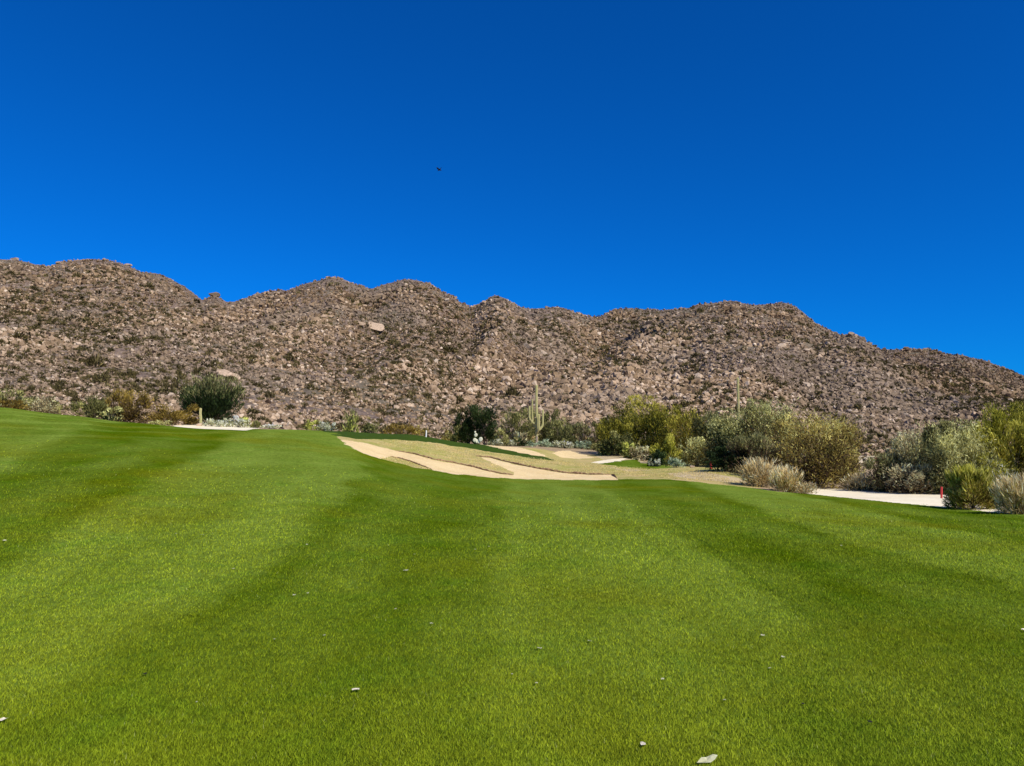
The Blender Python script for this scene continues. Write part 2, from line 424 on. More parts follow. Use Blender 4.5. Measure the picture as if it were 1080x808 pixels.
# ------------------------------------------------------------------ ground, split into its surfaces
def build_ground():
    ys = np.concatenate([np.arange(-30, 2, 1.0), np.arange(2, 36, .25), np.arange(36, 82, .16), np.arange(82, 131, .6)])
    ts = np.concatenate([np.arange(-2.2, -.72, .02), np.arange(-.72, .72, .0021), np.arange(.72, 2.2, .02)])
    Tm, Ym = np.meshgrid(ts, ys)
    Xm = Tm * np.where(Ym > -30, np.maximum(Ym, 0) * .8 + 10, 10)
    # sideways reach near the camera
    Z = zf(Xm, Ym)
    nr, nc = Xm.shape
    idx = np.arange(nr * nc).reshape(nr, nc)
    Q = np.stack([idx[:-1, :-1], idx[:-1, 1:], idx[1:, 1:], idx[1:, :-1]], -1).reshape(-1, 4)
    V = np.stack([Xm, Ym, Z], -1).reshape(-1, 3)
    C = V[Q].mean(1)
    D = C[:, 1]
    px, row = project(C[:, 0], C[:, 1], C[:, 2])
    # ragged natural borders
    px = px + fbm(C[:, 0] * 1.7, C[:, 1] * 1.7, 31, 3) * 2.2
    row = row + fbm(C[:, 0] * 1.3, C[:, 1] * .8, 41, 3) * .7
    px[D < 1] = 540; row[D < 1] = 2000
    EDGE = [(-5000, 400), (352, 456), (360, 465), (372, 471.5), (385, 477.5), (410, 486), (440, 493), (480, 499), (520, 502.5), (560, 504.5), (600, 505), (648, 505),
            (700, 505), (740, 508.5), (780, 513), (820, 518), (860, 521.5), (880, 523.5), (940, 529.5), (1000, 535), (1040, 539),
            (1080, 541.5), (1300, 552), (5000, 600)]
    er = np.interp(px, *zip(*EDGE))
    De = np.interp(px, [-5000, 0, 130, 180, 250, 300, 345], [51, 51, 51, 51.5, 53.5, 59, 66])
    reg = np.full(len(Q), 1)                        # 1 desert
    reg[(D > 38) & (D < 76) & (px > 350) & (px < 800)] = 2   # dry grass
    fair = ((px < 352) & (D < De)) | ((px >= 352) & (row > er) & (D < 58)) | (D < 18)
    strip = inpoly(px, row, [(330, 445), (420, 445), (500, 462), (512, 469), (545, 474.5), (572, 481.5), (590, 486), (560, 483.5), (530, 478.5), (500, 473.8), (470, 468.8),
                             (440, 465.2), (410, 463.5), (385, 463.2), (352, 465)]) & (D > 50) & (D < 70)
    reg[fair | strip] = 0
    reg[strip & (px > 352 + 30 * fbm(C[:, 0] * .8, C[:, 1] * .8, 71, 3))] = 7  # crest strip recoloured darker, its slope shade painted in
    low = [(x, y) for x, y in EDGE if 360 <= x <= 648][::-1]
    sandA = [(357, 463.5), (370, 464.8), (389, 468), (407, 472.5), (418, 476), (436, 479), (458, 485), (481, 489), (500, 493), (512, 496.5), (528, 499.8), (541, 501), (541, 498), (533, 494), (522, 489), (511, 484.5), (508, 482.5), (517, 483), (530, 486.5), (545, 490), (570, 495), (595, 499),
             (620, 500.6), (646, 500.6), (651, 505)] + [(x, y + 1.2) for x, y in low]
    s1 = inpoly(px, row, sandA) & (D > 36) & (D < 64) & ~((row > er) & (px < 365))
    tuft = inpoly(px, row, [(413, 481.5), (425, 484), (440, 489), (456, 495.2), (456, 498), (430, 495), (412, 488), (400, 484.5)])
    reg[s1 & ~tuft & (row < er + .8)] = 3
    reg[inpoly(px, row, [(507, 465), (530, 468.5), (548, 472), (566, 476.5), (579, 482), (560, 480), (535, 474.5), (512, 469.5)]) & (D > 58) & (D < 76)] = 3
    reg[inpoly(px, row, [(582, 478), (590, 475.5), (602, 475.5), (614, 478.5), (626, 483), (610, 484), (592, 482.5)]) & (D > 60) & (D < 90)] = 5
    reg[inpoly(px, row, [(628, 481), (650, 479.5), (668, 478), (684, 479.5), (684, 490), (672, 489), (640, 487)]) & (D > 58) & (D < 95)] = 6
    reg[inpoly(px, row, [(622, 488), (640, 484.6), (662, 483.2), (650, 487.5), (632, 489)]) & (D > 56) & (D < 80)] = 4
    reg[inpoly(px, row, [(630, 489.4), (648, 486.8), (672, 484), (675, 488.5), (700, 490.3), (712, 493), (690, 494.6), (665, 493.4), (645, 491)]) & (D > 52) & (D < 80)] = 0
    reg[inpoly(px, row, [(645, 493), (665, 494.5), (690, 496), (660, 497), (640, 493)]) & (D > 46) & (D < 62)] = 6
    reg[inpoly(px, row, [(700, 499), (740, 497), (775, 503), (800, 512), (760, 508), (715, 503)]) & (D > 38) & (D < 60)] = 6
    reg[inpoly(px, row, [(852, 514), (900, 516), (960, 518.5), (988, 520), (998, 523), (1003, 542), (940, 538), (880, 531), (848, 521)]) & (D < 50) & (row < er)] = 4
    reg[inpoly(px, row, [(1020, 531), (1050, 532), (1082, 548), (1020, 546)]) & (D < 50) & (row < er)] = 4
    reg[inpoly(px, row, [(180, 446), (215, 448), (250, 448.5), (278, 451), (262, 453.6), (230, 456), (188, 454)]) & (D > 48) & (D < 64)] = 4
    names = {7: ('crest_shade_turf', 'rough'), 0: ('fairway', 'turf'), 1: ('desert_ground', 'desert'), 2: ('dry_grass_ground', 'dry_grass'), 3: ('bunker_sand', 'sand'),
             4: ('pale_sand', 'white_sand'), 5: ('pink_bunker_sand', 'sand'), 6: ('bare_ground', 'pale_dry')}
    # smooth normals are kept across the cuts by a custom attribute free approach: fine grid, small angles
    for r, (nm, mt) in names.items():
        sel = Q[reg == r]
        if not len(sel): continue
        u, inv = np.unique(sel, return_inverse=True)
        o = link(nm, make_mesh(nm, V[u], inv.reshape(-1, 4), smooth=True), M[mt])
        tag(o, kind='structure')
build_ground()

# eroded far lips of the bunkers: irregular soil ribs standing on the sand edge
def lip(pts, h, name='bunker_lip'):
    P = []
    for i in range(len(pts) - 1):
        (x0, y0), (x1, y1) = pts[i], pts[i + 1]
        n = max(2, int(abs(x1 - x0) / 1.5))
        for k in range(n):
            P.append((x0 + (x1 - x0) * k / n, y0 + (y1 - y0) * k / n))
    P.append(pts[-1])
    V, F = [], []
    for i, (x, y) in enumerate(P):
        X, Y, Z = px2ground(x, y, 36, 66)
        e = math.sin(math.pi * min(1, max(0.0, i / (len(P) - 1)))) ** .35
        hh = .75 * h * e * (.5 + 1.0 * random.random()) + .015
        jy = random.uniform(-.06, .06)
        V += [(X, Y - .10 + jy, Z - .08), (X, Y - .13 + jy, Z + hh * .6), (X + random.uniform(-.03, .03), Y - .02 + jy, Z + hh), (X, Y + .22, Z + hh * .75), (X, Y + .5, Z - .05)]
        if i:
            a = (i - 1) * 5; c = i * 5
            for k in range(4): F.append((a + k, a + k + 1, c + k + 1, c + k))
    o = link(name, make_mesh(name, np.array(V), np.array(F)), M['lip'])
    tag(o, kind='structure')
lip([(418, 475.5), (436, 478.5), (458, 484.5), (481, 488.5), (500, 492.5), (512, 496), (528, 499.3), (541, 500.6)], .10)
lip([(502, 481), (517, 482.5), (530, 486), (545, 489.6), (570, 494.6), (595, 498.6), (620, 500.2), (645, 500.3)], .13)
lip([(644, 500.4), (647, 502), (650, 504.5)], .12)
lip([(413, 481.5), (425, 484), (440, 489), (456, 495)], .06)

# plain carrying on beyond everything
bm = bmesh.new(); bmesh.ops.create_circle(bm, cap_ends=True, segments=96, radius=6000)
me = bpy.data.meshes.new('desert_plain'); bm.to_mesh(me); bm.free()
o = link('desert_plain', me, M['desert'], loc=(0, 0, -9)); tag(o, kind='structure')

# ------------------------------------------------------------------ mountain
def build_mountain():
    pxs = np.arange(-700, 1801, 3.2)
    ds = np.exp(np.linspace(math.log(124), math.log(1250), 300))
    P, Dm = np.meshgrid(pxs, ds)
    X = (P - 540) / FPX * Dm
    Z = zf(X, Dm)
    Z[0] -= 1.0
    n = fbm(X / 5.0, Dm / 5.0, 77, 3) * np.clip((Dm - 130) / 60, 0, 1) * .9
    Z = Z + n
    nr, nc = X.shape; idx = np.arange(nr * nc).reshape(nr, nc)
    Q = np.stack([idx[:-1, :-1], idx[:-1, 1:], idx[1:, 1:], idx[1:, :-1]], -1).reshape(-1, 4)
    o = link('mountain', make_mesh('mountain', np.stack([X, Dm, Z], -1).reshape(-1, 3), Q, smooth=False), M['slope'])
    tag(o, kind='structure')
build_mountain()

# place positions so they are evenly dense over the visible slope
def slope_positions(n, seed, px0=-560, px1=1640, pw=1.0):
    r = np.random.default_rng(seed)
    px = r.uniform(px0, px1, n)
    Dt = np.exp(np.linspace(math.log(122), math.log(1120), 260))
    # cumulative visible row span per column on a coarse set of columns
    out = np.zeros((n, 3))
    cols = np.arange(px0, px1 + 1, 6.0)
    CX = (cols[:, None] - 540) / FPX * Dt[None, :]
    R = project(CX, np.broadcast_to(Dt, CX.shape), zf(CX, np.broadcast_to(Dt, CX.shape)))[1]
    Rm = np.minimum.accumulate(R, axis=1)
    inc = np.maximum(-np.diff(Rm, axis=1), 0) + .012
    cum = np.concatenate([np.zeros((len(cols), 1)), np.cumsum(inc, 1)], 1)
    cum /= cum[:, -1:]
    ci = np.clip(((px - px0) / 6).round().astype(int), 0, len(cols) - 1)
    u = r.uniform(0, 1, n) ** pw
    D = np.empty(n)
    for c in np.unique(ci):
        s = ci == c; D[s] = np.interp(u[s], cum[c], Dt)
    D *= r.uniform(.985, 1.015, n)
    X = (px - 540) / FPX * D
    return X, D, zf(X, D), px

def hull_variant(seed, n=13):
    r = random.Random(seed)
    bm = bmesh.new()
    for i in range(n):
        v = Vector((r.gauss(0, 1), r.gauss(0, 1), r.gauss(0, 1))).normalized()
        v = Vector([max(-.74, min(.74, c)) / .74 for c in v]) * r.uniform(.86, 1)
        bm.verts.new(v * .5)
    res = bmesh.ops.convex_hull(bm, input=bm.verts)
    for g in [v for v in bm.verts if not v.link_faces]: bm.verts.remove(g)
    bmesh.ops.triangulate(bm, faces=bm.faces)
    bm.verts.index_update()
    V = np.array([v.co[:] for v in bm.verts]); F = np.array([[v.index for v in f.verts] for f in bm.faces])
    bm.free()
    return V, F
HULLS = [hull_variant(100 + i) for i in range(28)]

def rotmats(r, n):
    q = r.normal(size=(n, 4)); q /= np.linalg.norm(q, axis=1)[:, None]
    w, x, y, z = q.T
    return np.stack([1-2*(y*y+z*z), 2*(x*y-z*w), 2*(x*z+y*w), 2*(x*y+z*w), 1-2*(x*x+z*z), 2*(y*z-x*w), 2*(x*z-y*w), 2*(y*z+x*w), 1-2*(x*x+y*y)], 1).reshape(n, 3, 3)

def bake(variants, P, S, R, vid, tone):
    """many copies of the variants in one mesh"""
    Vs, Fs, Ts = [], [], []; off = 0
    for k, (V, F) in enumerate(variants):
        s = np.where(vid == k)[0]
        if not len(s): continue
        A = np.einsum('nij,vj->nvi', R[s], V) * S[s][:, None, :] + P[s][:, None, :]
        nv = len(V)
        Vs.append(A.reshape(-1, 3)); Ts.append(np.repeat(tone[s], nv))
        Fs.append((F[None] + (np.arange(len(s)) * nv)[:, None, None] + off).reshape(-1, 3)); off += nv * len(s)
    return np.concatenate(Vs), np.concatenate(Fs), np.concatenate(Ts)

def scatter_boulders():
    n = 190000
    X, Y, Z, px = slope_positions(n, 5)
    r = np.random.default_rng(6)
    # extra blocks stacked along the crest line, in clusters
    nc = 2600; pc = r.uniform(-560, 1640, nc); pc = pc[vnoise(pc / 13.0, pc * 0, 5) > .5]
    Dc = CRD(pc) * r.uniform(.95, 1.015, len(pc)); Xc = (pc - 540) / FPX * Dc
    ncr = len(pc); X = np.append(X, Xc); Y = np.append(Y, Dc); Z = np.append(Z, zf(Xc, Dc)); px = np.append(px, pc); n = len(X)
    patch = fbm(X / 30, Y / 45, 55, 3)
    big = np.where(patch > .05, 1.25, .85)
    size = np.exp(np.clip(r.normal(0, .45, n), -1, .95)) * big * (.42 + .0020 * np.clip(Y - 130, 0, 600))
    # coarse blocks on the middle buttress of the slope
    bx = np.exp(-((px - 590) / 110) ** 2) * np.clip((420 - Y) / 150, 0, 1)
    size *= 1 + .5 * bx
    asp = np.stack([r.uniform(.75, 1.35, n), r.uniform(.75, 1.3, n), r.uniform(.7, 1.2, n)], 1)
    S = size[:, None] * asp
    R = rotmats(r, n)
    vid = r.integers(0, len(HULLS), n)
    tone = np.clip(r.normal(.5, .24, n) + .12 * patch + .15 - .20 * np.clip((Y - 200) / 450, 0, 1) - .12 * np.clip((px - 700) / 300, 0, 1), 0, .95)
    tone = np.where(r.uniform(size=n) < .012, .97, tone)
    P = np.stack([X, Y, Z + .2 * S[:, 2]], 1)
    crest_hide = np.abs(project(X, Y, Z)[1] - SKYI(px)) < 4
    S[crest_hide] = np.minimum(S[crest_hide] * .85, 2.1)
    ch2 = (Y > CRD(px) - 60); S[ch2] *= .8
    S[-ncr:] = np.exp(np.clip(r.normal(.75, .38, ncr), -.2, 1.35))[:, None] * asp[-ncr:]
    app = size / Y * ((px > -10) & (px < 1090))
    # those hidden behind the lawn crest or trees do not count as large in view
    top = np.argsort(-app)[:300]
    keep = np.ones(n, bool); keep[top] = False
    V, F, T = bake(HULLS, P[keep], S[keep], R[keep], vid[keep], tone[keep])
    o = link('boulder_rubble', make_mesh('boulder_rubble', V, F, T), M['rock'])
    tag(o, 'countless tan granite boulders covering the whole mountainside', 'boulders', kind='stuff')
    # individual boulders
    metas = []
    for k, (V, F) in enumerate(HULLS):
        metas.append(make_mesh('boulder', V, F, np.full(len(V), .35 + .45 * random.random()))); metas[-1].materials.append(M['rock'])
    for i in top:
        o = bpy.data.objects.new('boulder', metas[vid[i]]); COL.objects.link(o)
        o.location = P[i]; o.scale = S[i]; o.rotation_euler = tuple(r.uniform(0, 6.28, 3))
        tag(o, 'angular tan granite boulder lying among the rubble of the lower mountainside', 'boulder', 'boulders on the lower mountainside')
scatter_boulders()

def tuft_variant(seed, n, up=.5, wide=.13, ln=.42):
    r = np.random.default_rng(seed)
    V = np.zeros((n * 3, 3))
    for i in range(n):
        a = r.uniform(0, 6.283); el = math.asin(r.uniform(0, 1))
        d = np.array([math.cos(a) * math.cos(el), math.sin(a) * math.cos(el), math.sin(el)])
        rad = r.uniform(.25, .5) ** .8
        c = d * rad * np.array([1, 1, 1.0])
        dd = d + np.array([0, 0, up]) + r.normal(0, .45, 3); dd /= np.linalg.norm(dd)
        s = np.cross(dd, r.normal(size=3)); s /= np.linalg.norm(s)
        V[i*3] = c - dd * ln * .35 + s * wide; V[i*3+1] = c - dd * ln * .35 - s * wide; V[i*3+2] = c + dd * ln * .6
    return V, np.arange(n * 3).reshape(n, 3)

def scatter_scrub():
    r = np.random.default_rng(16)
    n = 60000
    X, Y, Z, px = slope_positions(n, 15)
    row = project(X, Y, Z)[1]
    dens = .55 + .5 * np.clip(fbm(X / 40, Y / 60, 91, 3) * 2.4, -.7, 1)
    dens += .8 * np.exp(-((px - 450) / 45) ** 2 - ((row - 378) / 22) ** 2) + .7 * np.exp(-((px - 140) / 55) ** 2 - ((row - 332) / 12) ** 2)
    dens += .5 * np.exp(-((px - 400) / 60) ** 2 - ((row - 362) / 9) ** 2)
    dens *= np.where((Y < 175) & (px < 340), .35, 1.0)
    k = r.uniform(size=n) < np.clip(dens, .03, 1)
    X, Y, Z, px, row = X[k], Y[k], Z[k], px[k], row[k]; n = len(X)
    size = np.exp(r.normal(0, .35, n)) * (.75 + .0024 * np.clip(Y - 130, 0, 600)) * np.where(row - SKYI(px) < 7, .6, 1.0)
    S = np.stack([size * r.uniform(.9, 1.4, n), size * r.uniform(.9, 1.4, n), size * r.uniform(.9, 1.5, n)], 1)
    a = r.uniform(0, 6.28, n); R = np.zeros((n, 3, 3)); R[:, 0, 0] = np.cos(a); R[:, 0, 1] = -np.sin(a); R[:, 1, 0] = np.sin(a); R[:, 1, 1] = np.cos(a); R[:, 2, 2] = 1
    vs = [tuft_variant(300 + i, 24, wide=.12) for i in range(8)]
    vid = r.integers(0, 8, n)
    P = np.stack([X, Y, Z + .15], 1)
    tone = np.clip(r.normal(.45, .25, n), 0, 1)
    app = size / Y * ((px > -10) & (px < 1090)); top = np.argsort(-app)[:300]
    keep = np.ones(n, bool); keep[top] = False
    V, F, T = bake(vs, P[keep], S[keep], R[keep], vid[keep], tone[keep])
    o = link('hillside_scrub', make_mesh('hillside_scrub', V, F, T), LEAF['scrub'])
    tag(o, 'sparse olive desert scrub dotted between the boulders up the mountainside', 'scrub', kind='stuff')
    fine = [tuft_variant(400 + i, 110, wide=.06, ln=.34) for i in range(6)]
    ms = []
    for V, F in fine:
        t = np.repeat(np.clip(np.random.default_rng(len(ms)).normal(.5, .3, len(F)), 0, 1), 3)
        ms.append(make_mesh('scrub_bush', V, F, t)); ms[-1].materials.append(LEAF['scrub'])
    for j, i in enumerate(top):
        o = bpy.data.objects.new('scrub_bush', ms[j % 6]); COL.objects.link(o)
        o.location = P[i]; o.scale = S[i]; o.rotation_euler = (0, 0, a[i])
        tag(o, 'small olive scrub bush growing between boulders at the foot of the mountain', 'bush', 'scrub bushes at the foot of the mountain')
scatter_scrub()

def big_rock(name, px, row, wpx, hpx, label, tone=.95, d0=122, d1=1100, flat=.5, seed=1, group=None, D=None, n=22, yaw=0):
    if D is None:
        X, Y, Z = px2ground(px, row, d0, d1); Y -= 4; X = (px - 540) / FPX * Y; Z = row2z(Y, row) - hpx * Y / FPX * .3
    else:
        Y = D; X = (px - 540) / FPX * Y; Z = float(zf(X, Y))
    r = random.Random(seed); bm = bmesh.new()
    for i in range(n):
        v = Vector((r.gauss(0, 1), r.gauss(0, 1), r.gauss(0, 1))).normalized()
        v = Vector([max(-.7, min(.7, c)) / .7 for c in v]) * r.uniform(.86, 1)
        bm.verts.new((v.x * .5, v.y * .5 * flat * 1.6, v.z * .5))
    bmesh.ops.convex_hull(bm, input=bm.verts)
    for g in [v for v in bm.verts if not v.link_faces]: bm.verts.remove(g)
    bmesh.ops.bevel(bm, geom=list(bm.edges), offset=.03, segments=1, affect='EDGES')
    bmesh.ops.triangulate(bm, faces=bm.faces)
    bmesh.ops.subdivide_edges(bm, edges=list(bm.edges), cuts=1, use_grid_fill=True)
    for v in bm.verts: v.co += Vector((r.gauss(0, 1), r.gauss(0, 1), r.gauss(0, 1))) * .008
    w = wpx * Y / FPX; h = hpx * Y / FPX
    bmesh.ops.scale(bm, vec=(w, w, h), verts=bm.verts)
    me = bpy.data.meshes.new(name); bm.to_mesh(me); bm.free()
    at = me.attributes.new('tone', 'FLOAT', 'POINT'); at.data.foreach_set('value', np.full(len(me.vertices), tone, dtype=np.float32))
    if 'pale_rock' not in M: M['pale_rock'] = mat_plain('pale_weathered_granite', (.47, .34, .225), .95, .35, 1.2, .1)
    o = link(name, me, M['pale_rock' if tone >= .93 else 'rock'], loc=(X, Y, Z + h * .3)); o.rotation_euler = (0, 0, yaw)
    if name == 'rock_slab': o.rotation_euler = (.55, .22, 0); o.scale = (1.25, 1.2, .42)
    return tag(o, label, 'rock', group)

big_rock('rock_slab', 234, 393.5, 15, 8, 'larger pale bare rock slab on the slope above the dark upright shrub', 1.0, seed=3)
big_rock('rock_slab', 245, 397.5, 12, 7, 'smaller pale rock slab touching the right end of a larger pale slab', .98, seed=4)
big_rock('rock_slab', 392, 343, 20, 6, 'long smooth pinkish rock slab exposed high on the middle slope', .93, seed=5)
big_rock('rock_slab', 378, 340, 9, 5, 'small pinkish slab at the left end of the long smooth slab', .8, seed=6)
big_rock('boulder', 599, 410, 9, 11, 'largest reddish boulder on the slope, right of the tall branched saguaro', .78, seed=7)
big_rock('boulder', 580, 386, 9, 7, 'tilted reddish boulder block high above the saguaro tip', .85, seed=8)
big_rock('boulder', 637, 421, 9, 8, 'rounded pale orange boulder above the yellow-green trees', .93, seed=9)
big_rock('boulder', 418, 430, 7, 6, 'whitest quartz boulder low on the middle slope', 1.0, seed=10)
big_rock('boulder', 413, 426, 4, 4, 'small white boulder just up left of the whitest quartz boulder', 1.0, seed=12)
big_rock('boulder', 525, 314, 8, 5, 'blocky outcrop boulder crowning the small middle peak', .6, seed=11, D=556)
big_rock('boulder', 6, 276, 8, 4, 'orange pale rock knob on the far left skyline', .9, seed=13, D=738)
big_rock('boulder', 54, 278, 7, 3, 'flat pale rock on the left skyline notch', .9, seed=14, D=738)
big_rock('boulder', 128, 278, 9, 3.4, 'long white rock on the right shoulder of the highest left peak', 1.0, seed=15, D=736)
big_rock('boulder', 222, 313, 12, 6, 'dark blocky rock in the skyline saddle', .45, seed=16, D=700)

# hero rocks by the course
for k, (px, row, w, h, D, lab, tn) in enumerate([
    (188, 447, 10, 6, 58, 'round pinkish white boulder at the left end of the small sand strip', .97),
    (203, 446, 9, 5, 59.5, 'low pinkish boulder just left of the short saguaro post', .9),
    (211, 446, 6, 4, 57.0, 'small pinkish boulder at the foot of the short saguaro post', .93),
    (915, 515, 4, 3.4, 40.5, 'left one of two small cream rocks behind the white sand', .99),
    (921, 515.6, 4.4, 3.2, 40.5, 'right one of two small cream rocks behind the white sand', .99),
    (890, 513, 4, 3.4, 42, 'small cream rock under the right edge of the tawny bush', .99),
    (690, 489, 6, 4, 64, 'small pink rock beside the dark gap in the shrubs', .9),
    (729, 491, 5, 3, 57, 'flat pink rock left of the red stake before the dark shrub', .9)]):
    big_rock('boulder', px, row, w, h, lab, tn, seed=40 + k, D=D, flat=.6)

# ------------------------------------------------------------------ woody plants
def tube(P, r0, r1, ns=5):
    P = np.array(P, float); n = len(P); V = []; F = []
    for i in range(n):
        d = P[min(i + 1, n - 1)] - P[max(i - 1, 0)]; d /= np.linalg.norm(d) + 1e-9
        s = np.cross(d, [0.3, 1, .2]); s /= np.linalg.norm(s) + 1e-9; u = np.cross(d, s)
        r = r0 + (r1 - r0) * i / (n - 1)
        for k in range(ns):
            a = 2 * math.pi * k / ns; V.append(P[i] + r * (math.cos(a) * s + math.sin(a) * u))
    for i in range(n - 1):
        for k in range(ns):
            a = i * ns + k; b = i * ns + (k + 1) % ns
            F += [(a, b, b + ns), (a, b + ns, a + ns)]
    return np.array(V), np.array(F)

def shrub(name, label, px, top, base, hw, D, style, cat='bush', group=None, n=None, habit='dome', seed=0, bark='bark', lobes=None, fill=1.0, two=None, loc=None):
    """a shrub or small tree: trunk of several stems and a crown of many twig-sized faces in lumpy clumps"""
    r = np.random.default_rng(1000 + seed)
    if loc is None:
        Dq = np.linspace(D * .6, D * 1.1, 120); rq = project((px - 540) / FPX * Dq, Dq, zf((px - 540) / FPX * Dq, Dq))[1]
        if D < 70 and px > 640: D = float(Dq[np.argmin(np.abs(rq - base))])
        X = (px - 540) / FPX * D; zg = float(zf(X, D))
        H = max(.25, row2z(D, top) - zg); W = hw * D / FPX
    else: X, D, zg, H, W = loc
    root = empty(name, (X, D, zg), 0)
    tag(root, label, cat, group)
    m1px = D / FPX
    L = {'dome': .20, 'upright': .30, 'wisp': .19, 'straw': .26, 'leafy': .13, 'low': .14}[habit]
    L = max(2.6 * m1px, min(L, H * .28)); wd = max(.52 * m1px, .012)
    if habit == 'leafy': wd *= 1.5
    if habit in ('straw',): wd *= .75
    area = (2 * hw) * max(4, H / m1px)
    if n is None: n = int(min(26000, max(260, area * (3.6 if habit != 'wisp' else 4.6) * fill)))
    nl = int((lobes or int(np.clip(6 + W * H * 1.2, 6, 26))) * 2.3)
    C = []; 
    for i in range(nl):
        a = r.uniform(0, 6.283); q = math.sqrt(r.uniform(0, 1)) * .72
        hz = r.uniform(.12, .84) if habit != 'low' else r.uniform(.2, .7)
        hz *= (1 - .42 * q * q)
        s = r.uniform(.13, .28) * (1.0 if habit != 'upright' else .8)
        C.append((math.cos(a) * q * W, math.sin(a) * q * W * .85, hz * H, s * W, s * (W * .8), s * H * (.7 if habit != 'upright' else 1.15), r.uniform(-.38, .38)))
    C = np.array(C)
    ci = r.integers(0, nl, n)
    d = r.normal(size=(n, 3)); d /= np.linalg.norm(d, axis=1)[:, None]
    rad = r.uniform(.15, 1, n) ** .42
    if habit in ('wisp',): rad = r.uniform(.1, 1.25, n) ** .55
    P = C[ci, :3] + d * C[ci, 3:6] * rad[:, None]
    if habit in ('upright', 'straw', 'wisp'):
        # strands fan out of the base
        ang = r.uniform(0, 6.283, n); lean = r.uniform(0, 1, n) ** .6 * (1.15 if habit != 'upright' else .9)
        hh = r.uniform(.12, 1, n) ** .75
        clump = (np.sin(ang * 5 + seed) * .10 + np.sin(ang * 11 + seed * 2) * .09) * (1.7 if habit == 'upright' else 1)
        F2 = np.stack([np.cos(ang) * lean * W * hh * .95, np.sin(ang) * lean * W * .85 * hh, H * hh * (1 - .38 * lean ** 2 + clump)], 1)
        sel = r.uniform(size=n) < (.72 if habit != 'wisp' else .22)
        P[sel] = F2[sel]
    if cat != 'tree' or habit == 'wisp':
        lowk = r.uniform(size=n) < .17; al = r.uniform(0, 6.283, n); rl = np.sqrt(r.uniform(0, 1, n)) * .85
        P[lowk] = np.stack([np.cos(al) * rl * W, np.sin(al) * rl * W * .9, r.uniform(.01, .36, n) * H], 1)[lowk]
    P[:, 2] = np.where(P[:, 2] < .02, r.uniform(.02, .25, n) * H, P[:, 2])
    qz = np.percentile(P[:, 2], 98.5); P[:, 2] *= H / qz
    P[:, 2] *= 1 + .16 * fbm(P[:, 0] * 2.6 / W + 7, P[:, 1] * 2 / W, seed + 3, 3) - .04
    qx = np.percentile(np.abs(P[:, 0]), 97); P[:, :2] *= W / qx
    # keep the silhouette inside the intended size with soft overshoot
    over = P[:, 2] > H * 1.05; P[over, 2] = H * r.uniform(.6, 1.05, over.sum())
    o3 = np.array([0, 0, H * .05]); dirv = P - o3
    dirv /= np.linalg.norm(dirv, axis=1)[:, None] + 1e-6
    upb = {'dome': .35, 'upright': .9, 'wisp': .22, 'straw': .5, 'leafy': .15, 'low': .2}[habit]
    dirv = dirv + np.array([0, 0, upb]) + r.normal(0, .42 if habit not in ('leafy', 'low', 'wisp') else .75, (n, 3)); dirv /= np.linalg.norm(dirv, axis=1)[:, None]
    s = np.cross(dirv, r.normal(size=(n, 3))); s /= np.linalg.norm(s, axis=1)[:, None]
    ln = L * r.uniform(.5, 1.3, n)[:, None]; w = wd * r.uniform(.6, 1.3, n)[:, None]
    A = P - dirv * ln * .5; B = P + dirv * ln * .5
    V = np.stack([A - s * w * .5, A + s * w * .5, P + s * w * .9, B], 1).reshape(-1, 3)
    base4 = np.arange(n)[:, None] * 4
    Fq = (base4 + np.array([[0, 1, 2, 3]]))
    tone = np.clip(.5 + C[ci, 6] + r.normal(0, .27, n) + .35 * (P[:, 2] / H - .5) + .3 * fbm(P[:, 0] * 3 / W + P[:, 1] / W, P[:, 2] * 3 / H, seed, 3), 0, 1)  # highlights and shaded depths put into leaf tone, per clump and paler upward
    T = np.repeat(tone, 4)
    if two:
        k = r.uniform(size=n) < two[1] * np.clip(1.6 - 1.7 * P[:, 2] / H, 0, 1)  # second leaf colour toward the base; dark ones put inner shade into colour
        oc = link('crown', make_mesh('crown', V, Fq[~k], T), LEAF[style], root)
        o2 = link('shade_and_accent_twigs', make_mesh('shade_and_accent_twigs', V, Fq[k], T), LEAF[two[0]], root)
    else:
        oc = link('crown', make_mesh('crown', V, Fq, T), LEAF[style], root)
    # stems
    Vt, Ft = [], []; off = 0
    ns = int(np.clip(3 + H * 1.6, 3, 12))
    for i in range(ns):
        tgt = C[r.integers(0, nl), :3] * np.array([1, 1, 1.08])
        a = r.uniform(0, 6.283); b0 = np.array([math.cos(a), math.sin(a), 0]) * W * .07 * r.uniform(.3, 1); b0[2] = -.06
        mid = b0 * .5 + tgt * .5 + r.normal(0, .05, 3) * H; mid[2] = max(mid[2], .12 * H) 
        q = [b0 + (mid - b0) * t * (2 - t) * .5 * (1) + (tgt - b0) * t * t * .5 for t in np.linspace(0, 1, 6)]
        r0 = .013 * H + .012
        v, f = tube(q, r0, r0 * .3); Vt.append(v); Ft.append(f + off); off += len(v)
        for j in range(3):
            p0 = q[r.integers(2, 5)]; p1 = C[r.integers(0, nl), :3] + r.normal(0, .12, 3) * W
            p1[2] = min(max(p1[2], .1 * H), H * .95)
            v, f = tube([p0, (p0 + p1) / 2 + r.normal(0, .03, 3) * H, p1], r0 * .5, r0 * .15, 4); Vt.append(v); Ft.append(f + off); off += len(v)
    link('trunk', make_mesh('trunk', np.concatenate(Vt), np.concatenate(Ft), smooth=True), M[bark], root)
    return root

S = []
def sh(*a, **k):
    k.setdefault('seed', len(S) + 1); S.append(shrub(*a, **k))

